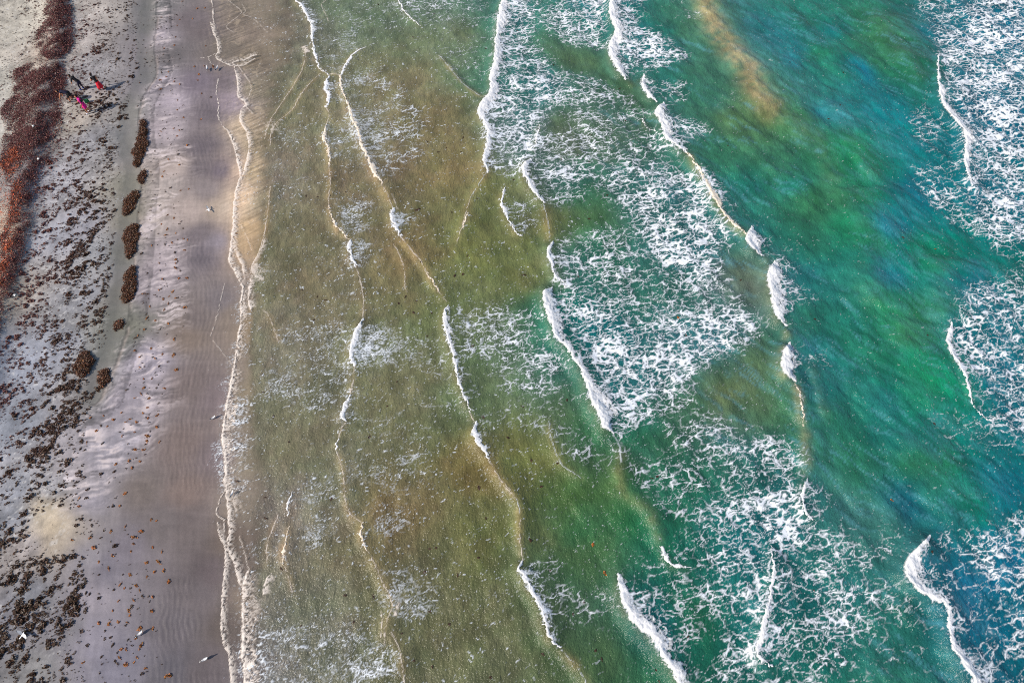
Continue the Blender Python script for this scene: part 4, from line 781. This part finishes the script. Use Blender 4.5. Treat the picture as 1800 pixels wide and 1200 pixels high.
# the remaining thousands of small tufts
n_l = np.maximum((4+rest[:, 2]*75).astype(int), 5); idx = np.repeat(np.arange(len(rest)), n_l)
el = rng.uniform(1, 2.4, len(rest)); an = rng.normal(math.radians(35), 0.6, len(rest))
r = np.sqrt(rng.uniform(0, 1, len(idx))); t = rng.uniform(0, 2*np.pi, len(idx))
pa = r*np.cos(t)*rest[idx, 2]*0.5*np.sqrt(el[idx]); pb = r*np.sin(t)*rest[idx, 2]*0.5/np.sqrt(el[idx])
px = rest[idx, 0]+pa*np.cos(an[idx])-pb*np.sin(an[idx]); py = rest[idx, 1]+pa*np.sin(an[idx])+pb*np.cos(an[idx])
pz = sand_z(px, py)+0.01+0.35*rest[idx, 2]*(1-r*r)*rng.uniform(0.2, 1, len(idx))
cl_ = tint(BROWN, len(idx), 0.3)
redz = np.exp(-(line_dist(rest[:, 0], rest[:, 1], BANDMID)[1]/3.0)**2)[idx, None]; cl_ = cl_*(1-redz)+tint(RED, len(idx), 0.3)*redz
st_o = weed_obj('seaweed_scatter', np.column_stack([px, py, pz]), np.maximum(rest[idx, 2]*rng.uniform(0.35, 0.6, len(idx)), 0.03), cl_, lie=0.5)
tag(st_o, 'countless small dark seaweed scraps strewn over the grey sand', 'seaweed', kind='stuff'); print('tufts', len(CL), 'leaves', len(idx))

# heaps lying in the runnel
for sp_, hw, lb in HEAPS:
    L = smooth_line(gpts(sp_), 5); w = hw/float(scale_at(L[:, 0].mean(), L[:, 1].mean()))
    cen = L.mean(0); zc = float(sand_z(cen[None, 0], cen[None, 1])[0])
    e = tag(link('seaweed_heap', None), lb, 'seaweed', 'seaweed heaps raked into the runnel'); e.location = (cen[0], cen[1], zc)
    gx = np.arange(L[:, 0].min()-w*1.4, L[:, 0].max()+w*1.4, 0.05); gyv = np.arange(L[:, 1].min()-w*1.4, L[:, 1].max()+w*1.4, 0.05)
    x, y = np.meshgrid(gx, gyv)
    rag = 'ragged' in lb
    d = line_dist(x+0.34*(fbm(x/0.28, y/0.28, 301, 3)-0.5), y+0.34*(fbm(x/0.28, y/0.28, 303, 3)-0.5), L)[1]
    tt_ = line_dist(x, y, L)[2]
    q = d/(w*(0.42+1.1*fbm(x/0.5, y/0.5, 305, 3))*(0.72+0.36*np.sin(np.pi*tt_)))
    zh = np.where(q < 1, np.sqrt(np.clip(1-q*q, 0, 1))*w*0.36*(0.6+0.7*fbm(x/0.12, y/0.12, 307, 2)), -0.06)
    keep = np.minimum(np.minimum(q[:-1, :-1], q[1:, 1:]), np.minimum(q[1:, :-1], q[:-1, 1:])) < 1
    V, F, at = compact(np.stack([x-cen[0], y-cen[1], zh], -1).reshape(-1, 3), grid_faces(*x.shape, keep), {'Col': ('FLOAT_COLOR', tint((46, 27, 14), x.size, 0.3))})
    link('mound', mesh_np('mound', V, F, MWEED, at), e)
    m_ = int(len(F)*4); k_ = rng.choice(np.flatnonzero((q < 1.0).ravel()), m_)
    P = np.column_stack([x.ravel()[k_]-cen[0]+rng.normal(0, 0.05, m_), y.ravel()[k_]-cen[1]+rng.normal(0, 0.05, m_), zh.ravel()[k_]+rng.uniform(0.0, 0.05, m_)])
    weed_obj('foliage', P, rng.uniform(0.05, 0.10, m_), tint((78, 44, 18), m_, 0.5), e, 0.55)

# tufts adrift on the water
FLOAT = [(665,9),(726,67),(763,26),(854,87),(635,240),(751,250),(814,242),(770,268),(785,260),(810,267),(538,345),(558,347),(581,347),(608,339),(638,364),(733,370),(794,373),(721,386),(839,351),(799,486),(814,483),(822,451),(741,464),(531,510),(558,522),(572,528),(701,534),(713,522),(732,530),(727,550),(759,551),(751,591),(552,563),
 (830,610),(698,671),(681,714),(649,768),(481,732),(462,690),(462,659),(508,777),(849,734),(893,770),(842,857),(467,874),(583,877),(467,911),(494,999),(767,963),(755,964),(841,980),(747,1005),(805,1011),(607,1046),(657,1049),(529,1101),(622,1093),(756,1074),(790,1097),(728,1161),(760,1171),(707,1113),(854,911),(862,1190),
 (909,54),(973,115),(959,254),(987,261),(1015,273),(1007,280),(987,280),(1035,285),(1039,238),(1099,213),(1089,156),(1279,257),(1067,345),(1035,385),(1092,430),(903,317),(922,484),(1016,487),(1192,559),(1206,590),(1301,494),(996,704),(919,715),(980,815),(934,809),(1146,841),(1155,838),(1282,798),(951,855),(932,951),(1042,957),(1064,1007),(967,1003),(1026,1058),(1007,1079),(1046,1143),(1057,1158),(1153,1177),(1158,1197),(954,1149),(1208,1120),
 (1387,113),(1481,130),(1474,190),(1455,212),(1582,423),(1642,440),(1431,562),(1626,593),(1640,746),(1567,879),(1431,1037),(1631,972),(371,172),(441,149),(416,846),(432,983),(175,1010)]
FSP = {(733,370): 'largest dark tuft adrift in the olive water shoreward of the slim arc crest', (842,857): 'dark tuft adrift alone beside the lower golden ridge', (1064,1007): 'orange tuft adrift just shoreward of the broad dark green breaker', (1042,957): 'rusty tuft adrift in olive water above the broad dark green breaker', (932,951): 'dark tuft adrift above the slanting lower breaker',
 (747,1005): 'dark tuft adrift beside the lower speckled foam patch', (649,768): 'dark tuft adrift seaward of the tiny crescent breaker', (922,484): 'dark tuft adrift in front of the long diagonal breaker', (529,1101): 'brown tuft adrift in the lower shallows near the swash', (1567,879): 'rusty tuft adrift in the brown sediment patch',
 (1192,559): 'orange tuft caught in the dense central foam', (1206,590): 'dark tuft caught in the dense central foam below an orange one', (1042,957): 'rusty tuft adrift in the green water above the broad lower breaker', (799,486): 'dark tuft adrift, shoreward one of a close pair', (814,483): 'dark tuft adrift, seaward one of a close pair', (1431,1037): 'dark tuft adrift in the lacy lower foam'}
BIGF = {(733,370): 1.7, (842,857): 1.5, (1064,1007): 1.5, (1042,957): 1.4, (932,951): 1.3, (799,486): 1.3, (814,483): 1.3, (747,1005): 1.2, (649,768): 1.2, (922,484): 1.3, (1192,559): 1.4, (1206,590): 1.3}
for u_, v_ in FLOAT:
    if u_ < 370: continue
    x, y = ground(u_, v_); x = float(x); y = float(y)
    z = max(float(bil(WZ, np.array([x]), np.array([y]))[0]), float(sand_z(np.array([x]), np.array([y]))[0]))+0.004
    zn = 'in the shallow swash' if u_ < 500 else 'in the brown shallows of the first waves' if u_ < 690 else 'in the olive water between wave lines' if u_ < 900 else 'among the central foam and breakers' if u_ < 1350 else 'in the deep teal water'
    vn = 'upper' if v_ < 400 else 'middle' if v_ < 800 else 'lower'
    me = random.choice(PR_GOLD) if (u_, v_) in ((1064,1007), (1192,559), (1042,957), (1567,879), (1642,440)) else random.choice(PR_FLOAT)
    put_tuft(me, x, y, z, 0.13*BIGF.get((u_, v_), random.uniform(0.7, 1.15)), 'floating_seaweed_tuft', FSP.get((u_, v_), f'small dark seaweed tuft adrift {zn}, {vn} stretch'), 'seaweed tufts adrift on the water', 0.5)

# ------------------------------------------------------------------ gulls
MWHITE = simple_mat('gull_white', (0.8, 0.8, 0.8), 0.7, 0.08); MGREY = simple_mat('gull_grey', (0.30, 0.32, 0.36), 0.7, 0.15); MBLACK = simple_mat('gull_black', (0.03, 0.03, 0.035), 0.6, 0.2)
MBILL = simple_mat('gull_bill', (0.7, 0.42, 0.06), 0.5, 0.1); MLEG = simple_mat('gull_leg', (0.55, 0.32, 0.22), 0.6, 0.1)
def loft(rings, mat, name, parent, seg=10, cap=True):
    V = []; F = []
    for (x, y, z, ry, rz) in rings:
        for k_ in range(seg):
            t = 2*math.pi*k_/seg; V.append((x, y+ry*math.cos(t), z+rz*math.sin(t)))
    n_ = len(rings)
    for i in range(n_-1):
        for k_ in range(seg):
            a, b = i*seg+k_, i*seg+(k_+1) % seg; F.append((a, b, b+seg, a+seg))
    me = bpy.data.meshes.new(name); me.from_pydata(V, [], F+([tuple(range(seg))[::-1], tuple(range((n_-1)*seg, n_*seg))] if cap else [])); me.update()
    for p in me.polygons: p.use_smooth = True
    me.materials.append(mat); return link(name, me, parent)
def slab(name, outline, thick, mat, parent, fz=None):
    bm = bmesh.new(); top = [bm.verts.new((x, y, (fz(x, y) if fz else 0)+thick)) for x, y in outline]; bot = [bm.verts.new((x, y, (fz(x, y) if fz else 0))) for x, y in outline]
    bm.faces.new(top); bm.faces.new(bot[::-1]); n_ = len(outline)
    for i in range(n_): bm.faces.new((top[i], bot[i], bot[(i+1) % n_], top[(i+1) % n_]))
    bmesh.ops.recalc_face_normals(bm, faces=bm.faces)
    me = bpy.data.meshes.new(name); bm.to_mesh(me); bm.free(); me.materials.append(mat); return link(name, me, parent)
def gull(u_, v_, ang, label, spread=False, sc_=1.0):
    x, y = ground(u_, v_); x = float(x); y = float(y); z = float(sand_z(np.array([x]), np.array([y]))[0])
    if shore_s(np.array([x]), np.array([y]))[0] < 0: z = max(z, float(bil(WZ, np.array([x]), np.array([y]))[0]))
    e = tag(link('gull', None), label, 'gull', 'gulls on the wet sand'); e.location = (x, y, z); e.rotation_euler = (0, 0, ang); e.scale = (sc_*.85,)*3
    loft([(-0.26, 0, .19, .012, .008), (-0.20, 0, .19, .035, .02), (-0.10, 0, .185, .062, .055), (0.0, 0, .185, .075, .075), (0.08, 0, .20, .066, .07), (0.125, 0, .24, .042, .045), (0.145, 0, .285, .033, .036), (0.165, 0, .325, .036, .036), (0.195, 0, .33, .026, .026), (0.212, 0, .328, .008, .008)], MWHITE, 'body', e)
    loft([(0.208, 0, .328, .010, .011), (0.235, 0, .326, .007, .009), (0.258, 0, .318, .002, .003)], MBILL, 'bill', e, 8)
    slab('tail', [(-0.22, .03), (-0.22, -.03), (-0.33, -.045), (-0.33, .045)], .012, MWHITE, e, lambda a, b: .185)
    for s in (-1, 1):
        if spread:
            w = slab('wing', [(0.08, s*.05), (0.12, s*.22), (0.06, s*.42), (-0.06, s*.60), (-0.07, s*.42), (-0.08, s*.2), (-0.08, s*.05)][::s], .014, MGREY if s > 0 else MWHITE, e, lambda a, b: .225+0.35*abs(b)-0.25*b*b)
            slab('wing_tip', [(0.0, s*.52), (-0.06, s*.60), (-0.07, s*.46)][::s], .016, MBLACK, w, lambda a, b: .227+0.35*abs(b)-0.25*b*b)
        else:
            w = slab('wing', [(0.09, s*.045), (0.05, s*.078), (-0.08, s*.078), (-0.2, s*.045), (-0.30, s*.015), (-0.16, s*.012), (0.0, s*.02)][::s], .03, MGREY, e, lambda a, b: .232-0.9*max(0, abs(b)-.02)-0.12*max(0, -a))
            slab('wing_tip', [(-0.2, s*.046), (-0.36, s*.008), (-0.24, s*.010)][::s], .034, MBLACK, w, lambda a, b: .212-0.5*max(0, abs(b)-.02)-0.1*max(0, -a-.2))
        loft([(0.0+.02, s*.03, .135, .006, .006), (0.02, s*.03, .07, .006, .006)], MLEG, 'leg', e, 6)
        g_ = slab('leg', [(0.014, s*.03-.005), (0.026, s*.03-.005), (0.026, s*.03+.005), (0.014, s*.03+.005)], .14, MLEG, e); slab('foot', [(0.0, s*.03), (0.06, s*.03-.025), (0.07, s*.03), (0.06, s*.03+.025)], .008, MLEG, g_)
        link_eye = loft([(0.172, s*.033, .335, .002, .004), (0.176, s*.036, .335, .003, .004), (0.180, s*.033, .335, .002, .004)], MBLACK, 'eye', e, 6)
    return e
gull(366, 124, math.radians(100), 'white gull at the upper swash, inland one of two standing beside a golden tuft')
gull(383, 123, math.radians(75), 'white gull at the upper swash, seaward one of two standing beside a golden tuft')
gull(368, 371, math.radians(30), 'lone gull with outstretched dark tipped wings on pale wet sand opposite the slanting heap', True, .66)
gull(377, 735, math.radians(35), 'small gull beside a dark scrap on wet sand near the middle swash', sc_=.85)
gull(251, 1113, math.radians(40), 'white gull touching a golden tuft on the lower wet flat')
gull(363, 1158, math.radians(25), 'white gull alone on dark wet sand near the lowest swash')
gull(50, 1116, math.radians(60), 'white gull with lifted wings amid dark tufts on the lowest grey sand', True, .8)
gull(410, 868, math.radians(70), 'white gull wading in the thin lower swash foam', sc_=.9)

# white scraps in the wrack
for u_, v_, lb in ((72, 238, 'tiny white scrap in the red wrack just below the people'), (78, 292, 'tiny white scrap on the red wrack edge level with the first long heap'), (38, 529, 'white crumpled scrap on the dark side of the orange wrack'), (117, 14, 'pale violet scrap in the top of the red wrack')):
    x, y = ground(u_, v_); x = float(x); y = float(y); z = float(sand_z(np.array([x]), np.array([y]))[0])+.12
    bm = bmesh.new(); bmesh.ops.create_icosphere(bm, subdivisions=2, radius=.09)
    for vv in bm.verts: vv.co *= random.uniform(0.55, 1.2); vv.co.z *= .5
    me = bpy.data.meshes.new('paper_scrap'); bm.to_mesh(me); bm.free(); me.materials.append(simple_mat('scrap_paper', (0.45, 0.3, 0.8) if 'violet' in lb else (0.8, 0.8, 0.78), .8, .05))
    tag(link('paper_scrap', me, None, (x, y, z)), lb, 'litter', 'white scraps in the wrack')

# ------------------------------------------------------------------ people
def cloth(name, c_): return simple_mat(name, tuple(srgb(c_)), .85, .12, 20)
SKIN = cloth('skin_tone', (190, 128, 96)); HAIR = cloth('dark_hair', (30, 20, 16))
def person(u_, v_, H, face, bend, arms, mats, label, knee=0.0, extras=None, stride=0.04):
    """mats: top, legs (upper), shins, shoes"""
    x, y = ground(u_, v_); x = float(x); y = float(y); z = float(sand_z(np.array([x]), np.array([y]))[0])
    e = tag(link('person', None), label, 'person', 'people by the wrack line'); e.location = (x, y, z); e.rotation_euler = (0, 0, face)
    J = []; E = []; R = []; B = []
    def j(p, r): J.append(Vector(p)*H); R.append(r*H); return len(J)-1
    hipz = .52-.10*knee; hx = -.10*math.sin(bend)
    d = Vector((math.sin(bend), 0, math.cos(bend)))
    hip = j((hx, 0, hipz), .078); b1 = Vector((hx, 0, hipz))
    bel = j(b1+d*.11, .07); che = j(b1+d*.22, .082); nb = j(b1+d*.30, .05); nk = j(b1+d*.345, .033); hd = b1+d*.415+Vector((.01, 0, .0))
    for a, b in ((hip, bel), (bel, che), (che, nb), (nb, nk)): E.append((a, b)); B.append('top')
    for s in (-1, 1):
        hp = j((hx, s*.052, hipz-.03), .062); kn = j((hx*.4+.10*knee+s*stride*.6, s*.058, .285-.03*knee), .042); ak = j((-.02+s*stride, s*.06, .05), .028); to = j((.08+s*stride, s*.07, .022), .024)
        for a, b, t_ in ((hip, hp, 'legs'), (hp, kn, 'legs'), (kn, ak, 'shin'), (ak, to, 'shoe')): E.append((a, b)); B.append(t_)
        ac = arms[0 if s < 0 else 1]
        sh = j(b1+d*.285+Vector((0, s*.105, 0)), .042); el = j(b1+d*.285+Vector((ac[0][0], s*(.105+ac[0][1]), ac[0][2])), .029); wr_ = j(b1+d*.285+Vector((ac[1][0], s*(.105+ac[1][1]), ac[1][2])), .020)
        dr_ = (J[wr_]-J[el]).normalized(); pm = len(J); J.append(J[wr_]+dr_*.045*H); R.append(.021*H)
        for a, b, t_ in ((nb, sh, 'top'), (sh, el, 'sleeve'), (el, wr_, 'skin'), (wr_, pm, 'skin')): E.append((a, b)); B.append(t_)
    me = bpy.data.meshes.new('skel'); me.from_pydata(J, E, []); o = link('skel', me)
    mod = o.modifiers.new('Skin', 'SKIN'); sv = me.skin_vertices[0].data
    for i, r_ in enumerate(R): sv[i].radius = (r_, r_); sv[i].use_root = (i == 0)
    sub = o.modifiers.new('Sub', 'SUBSURF'); sub.levels = 1; sub.render_levels = 1
    dg = bpy.context.evaluated_depsgraph_get(); em = bpy.data.meshes.new_from_object(o.evaluated_get(dg)); bpy.data.objects.remove(o, do_unlink=True)
    bm = bmesh.new(); bm.from_mesh(em)
    slots = ['skin', 'top', 'legs', 'shin', 'shoe', 'sleeve']
    for f in bm.faces:
        c = f.calc_center_median(); best = None
        for (a, b), t_ in zip(E, B):
            ab = J[b]-J[a]; t = max(0, min(1, (c-J[a]).dot(ab)/max(ab.length_squared, 1e-9))); q = (c-J[a]-ab*t).length
            if best is None or q < best[0]: best = (q, t_)
        f.material_index = slots.index(best[1]); f.smooth = True
    def blob(cn, rx, ry, rz, mi, seg=12):
        r_ = bmesh.ops.create_uvsphere(bm, u_segments=seg, v_segments=max(6, seg*2//3), radius=1.0)
        for v in r_['verts']: v.co = Vector((v.co.x*rx, v.co.y*ry, v.co.z*rz))+cn
        for f in {f for v in r_['verts'] for f in v.link_faces}: f.material_index = mi; f.smooth = True
    hc = hd*H; blob(hc, .055*H, .048*H, .067*H, 0)
    blob(hc+Vector((.056, 0, -.008))*H, .012*H, .008*H, .012*H, 0, 8)
    for s in (-1, 1): blob(hc+Vector((0, s*.049, 0))*H, .010*H, .006*H, .016*H, 0, 8)
    for s, a in ((-1, 0), (1, 1)):                                            # five bent fingers on each hand
        ws = [i for i, b in enumerate(B) if b == 'skin']
        w_, p_ = E[ws[1+2*a]]
        dd = (J[p_]-J[w_]).normalized(); sd_ = dd.cross(Vector((0, 0, 1))); sd_ = sd_.normalized() if sd_.length > .1 else Vector((0, 1, 0)); nn = sd_.cross(dd)
        for k_, (off, ln) in enumerate(((-.018, .036), (-.006, .043), (.006, .041), (.018, .032), (.026, .026))):
            q0 = J[p_]+sd_*off*H-(dd*.035*H if k_ == 4 else Vector()); q1 = q0+(dd*ln*.55+sd_*(.014 if k_ == 4 else 0))*H; q2 = q1+(dd*ln*.4-nn*ln*.35)*H
            for a_, b_ in ((q0, q1), (q1, q2)):
                ax_ = (b_-a_).normalized(); M_ = Matrix.Translation((a_+b_)/2) @ ax_.to_track_quat('Z', 'Y').to_matrix().to_4x4()
                r_ = bmesh.ops.create_cone(bm, cap_ends=True, segments=6, radius1=.0056*H, radius2=.0048*H, depth=(b_-a_).length*1.1, matrix=M_)
                for f in {f for v in r_['verts'] for f in v.link_faces}: f.material_index = 0; f.smooth = True
    me = bpy.data.meshes.new('body'); bm.to_mesh(me); bm.free(); bpy.data.meshes.remove(em)
    for k_ in slots: me.materials.append(mats.get(k_, SKIN))
    body = link('body', me, e)
    def child(name, cn, rx, ry, rz, mat, par=e, cut=None, seg=14):
        b2 = bmesh.new(); bmesh.ops.create_uvsphere(b2, u_segments=seg, v_segments=10, radius=1.0)
        if cut: bmesh.ops.delete(b2, geom=[v for v in b2.verts if cut(v.co)], context='VERTS')
        for v in b2.verts: v.co = Vector((v.co.x*rx, v.co.y*ry, v.co.z*rz))+cn
        m2 = bpy.data.meshes.new(name); b2.to_mesh(m2); b2.free(); m2.materials.append(mat)
        for p in m2.polygons: p.use_smooth = True
        return link(name, m2, par)
    child('hair', hc+Vector((-.010, 0, .012))*H, .060*H, .055*H, .066*H, mats.get('hair', HAIR), cut=lambda c: c.x > .35 and c.z < .45)
    for s in (-1, 1): child('eye', hc+Vector((.049, s*.018, .008))*H, .006*H, .008*H, .005*H, HAIR, seg=8)
    child('mouth', hc+Vector((.050, 0, -.032))*H, .004*H, .014*H, .004*H, cloth('lips', (150, 80, 70)), seg=8)
    if extras: extras(e, H, child, J)
    return e
DOWN = ((0.01, .03, -.16), (.05, .03, -.30))
BLACK = cloth('black_cloth', (24, 22, 26)); BLUE = cloth('blue_cloth', (38, 56, 160)); REDC = cloth('red_cloth', (214, 30, 52)); PINK = cloth('magenta_cloth', (226, 22, 140)); NAVY = cloth('navy_cloth', (28, 26, 52)); WHITEC = cloth('white_shoe', (226, 226, 236)); GREEN = cloth('green_bag', (30, 110, 62)); DARKG = cloth('dark_vest', (22, 34, 28))
def band(name, hz0, hz1, r0, r1, mat):
    def f(e, H, child, J):
        return loft([(0, 0, hz0*H, r0*H, r0*H)], mat, name, e)
    return f
def skirt(hz0, hz1, r0, r1, mat, name='skirt'):
    def f(e, H, child, J):
        V = []; F = []; n_ = 18; rows = 5
        for i in range(rows):
            t = i/(rows-1); r_ = (r0+(r1-r0)*t)*H; zz_ = (hz0+(hz1-hz0)*t)*H
            for k_ in range(n_):
                a = 2*math.pi*k_/n_; rr = r_*(1+.06*t*math.sin(5*a)); V.append((J[0].x+rr*math.cos(a)*.85, rr*math.sin(a), zz_))
        for i in range(rows-1):
            for k_ in range(n_): F.append((i*n_+k_, i*n_+(k_+1) % n_, (i+1)*n_+(k_+1) % n_, (i+1)*n_+k_))
        me = bpy.data.meshes.new(name); me.from_pydata(V, [], F); me.update(); me.materials.append(mat)
        for p in me.polygons: p.use_smooth = True
        o = link(name, me, e); so = o.modifiers.new('thick', 'SOLIDIFY'); so.thickness = .008
        return o
    return f
WEST = math.pi
person(150, 164, 1.55, WEST-.2, .75, [((.06, .03, -.15), (.14, .0, -.27))]*2, dict(top=BLACK, sleeve=BLACK, legs=NAVY, shin=NAVY, shoe=BLUE), 'stooping person in black top and dark trousers with blue shoes', .35,
       lambda e, H, child, J: child('cap', J[4]+Vector((.07, 0, .045))*H, .06*H, .058*H, .045*H, BLACK))
person(183, 164, 1.5, WEST-.6, .55, [DOWN, ((.08, .02, -.14), (.2, .0, -.2))], dict(top=BLACK, sleeve=SKIN, legs=REDC, shin=REDC, shoe=cloth('dark_shoe', (60, 24, 30))), 'person in black top and bright red lower garment, furthest seaward of the four', .3, skirt(.53, .22, .085, .15, REDC))
person(131, 185, 1.6, WEST+.15, 1.25, [((.05, .04, -.15), (.10, .02, -.31)), ((.09, .04, -.13), (.16, .02, -.28))], dict(top=NAVY, sleeve=SKIN, legs=BLACK, shin=SKIN, shoe=BLACK), 'person bent double with bare arms reaching down to the wrack edge', .25, skirt(.52, .36, .09, .10, BLACK, 'shorts'))
D_ = person(160, 204, 1.68, WEST+.5, .12, [((.03, .05, -.16), (.12, .04, -.24)), ((-.02, .05, -.16), (.05, .06, -.30))], dict(top=PINK, sleeve=PINK, legs=PINK, shin=SKIN, shoe=WHITEC), 'standing person in magenta top and shorts with dark vest and white shoes', 0,
       lambda e, H, child, J: (skirt(.55, .33, .085, .105, PINK, 'shorts')(e, H, child, J), child('vest', J[0]+Vector((.015, 0, .16))*H, .078*H, .098*H, .10*H, DARKG, cut=lambda c: c.z > .75)))
# the green bag standing by the magenta figure
bx, by = ground(158, 186); bx = float(bx); by = float(by); bz = float(sand_z(np.array([bx]), np.array([by]))[0])
e = tag(link('shoulder_bag', None), 'small dark green bag standing on the sand behind the magenta clad person', 'bag'); e.location = (bx, by, bz); e.rotation_euler = (0, 0, .5)
bm = bmesh.new(); bmesh.ops.create_cube(bm, size=1.0)
for v in bm.verts: v.co = Vector((v.co.x*.34*(1.0 if v.co.z < 0 else .8), v.co.y*.2*(1.0 if v.co.z < 0 else .6), (v.co.z+.5)*.3))
bmesh.ops.bevel(bm, geom=list(bm.edges), offset=.04, segments=2, affect='EDGES'); me = bpy.data.meshes.new('bag_body'); bm.to_mesh(me); bm.free(); me.materials.append(GREEN); link('bag_body', me, e)
V = []; F = []
for i in range(13):
    t = math.pi*i/12; cx, cz = .11*math.cos(t), .29+.15*math.sin(t)
    for a, b in ((-.008, -.01), (.008, -.01), (.008, .01), (-.008, .01)): V.append((cx*(1+a*4), b, cz+a))
for i in range(12):
    for k_ in range(4): F.append((i*4+k_, i*4+(k_+1) % 4, i*4+4+(k_+1) % 4, i*4+4+k_))
me = bpy.data.meshes.new('strap'); me.from_pydata(V, [], F); me.update(); me.materials.append(BLACK); link('strap', me, e)

# ------------------------------------------------------------------ say which tuft is which
def nwords(t): return len(t.replace(',', ' ').split())
LAND = []
for (g, lb), (sp_, hw, _l) in zip(HC, HEAPS): LAND.append((g[0], g[1], 'the '+lb, 'sand'))
for o in list(COL.objects):
    if o.name.split('.')[0] in ('gull', 'person', 'paper_scrap', 'shoulder_bag'): LAND.append((o.location.x, o.location.y, 'the '+o['label'], 'sand'))
for c in CRESTS:
    m = c['L'][len(c['L'])//2]; LAND.append((m[0], m[1], 'the '+c['l'], 'sea'))
taken = {t[4] for t in TUFTS if t[4] in SPECIAL.values() or t[4] in FSP.values()}
done = {t[0].name for t in TUFTS if t[4] in taken}
for lx, ly, lb, where in LAND:
    for word in (('small dark tuft adrift nearest ' if where == 'sea' else 'seaweed tuft lying nearest '),):
        cand = sorted((t for t in TUFTS if t[0].name not in done and (t[0].name.startswith('floating') == (where == 'sea'))), key=lambda t: (t[1]-lx)**2+(t[2]-ly)**2)
        if not cand: continue
        ws = (word+lb).split(); t = cand[0]
        if (t[1]-lx)**2+(t[2]-ly)**2 > (9 if where == 'sea' else 4): continue
        ws = ws[:15]
        while ws[-1] in ('of', 'the', 'and', 'with', 'in', 'a', 'to', 'from', 'at', 'by', 'on', 'its', 'beside', 'between', 'where', 'just', 'into', 'inland', 'one', 'two', 'opposite', 'small', 'long', 'white', 'olive', 'grey', 'dark', 'level'): ws = ws[:-1]
        full = ' '.join(ws).rstrip(',')
        if full in taken: continue
        taken.add(full); done.add(t[0].name); t[0]['label'] = full
XY = np.array([(t[1], t[2]) for t in TUFTS])
belts = ['beside the people', 'level with the first long heap', 'level with the pinched heap', 'level with the round heaps', 'below the round heaps', 'beside the bare beige patch', 'beside the lowest gulls']
for i, t in enumerate(TUFTS):
    o, x, y, size, lb, gr = t
    if o.name in done: continue
    d2 = np.sort(((XY-XY[i])**2).sum(1))[1]
    alone = 'lone' if d2 > 0.55 else 'close set' if d2 < 0.06 else 'scattered'
    if o.name.startswith('floating'):
        o['label'] = f'{alone} small '+lb.split('small ', 1)[1]; continue
    px_h = 600-( (y*CT-CAM_H*ST)*1200/(y*ST+CAM_H*CT) )
    belt = belts[min(int(np.searchsorted([215, 345, 560, 690, 880, 1020], px_h)), 6)]
    gold = 'Col' and o.data in PR_GOLD
    k_ = (PR_GOLD if gold else PR_BROWN).index(o.data) % 6
    shape = 'rounded' if k_ in (0, 3) else 'long' if k_ in (2, 5) else 'oval'
    sname = 'large' if size > 0.25 else 'medium' if size > 0.17 else 'small'
    s_ = float(shore_s(np.array([x]), np.array([y]))[0])
    place = 'on the wet flat' if s_ < 4 else 'on streaked wet sand' if s_ < 8 else ('just' if s_ < 9.5 else 'slightly' if s_ < 12 else 'well')+' inland of the runnel'
    o['label'] = f"{alone.replace('close set', 'crowded')} {sname} {shape} {'golden' if gold else 'dark'} tuft {place} {belt}"
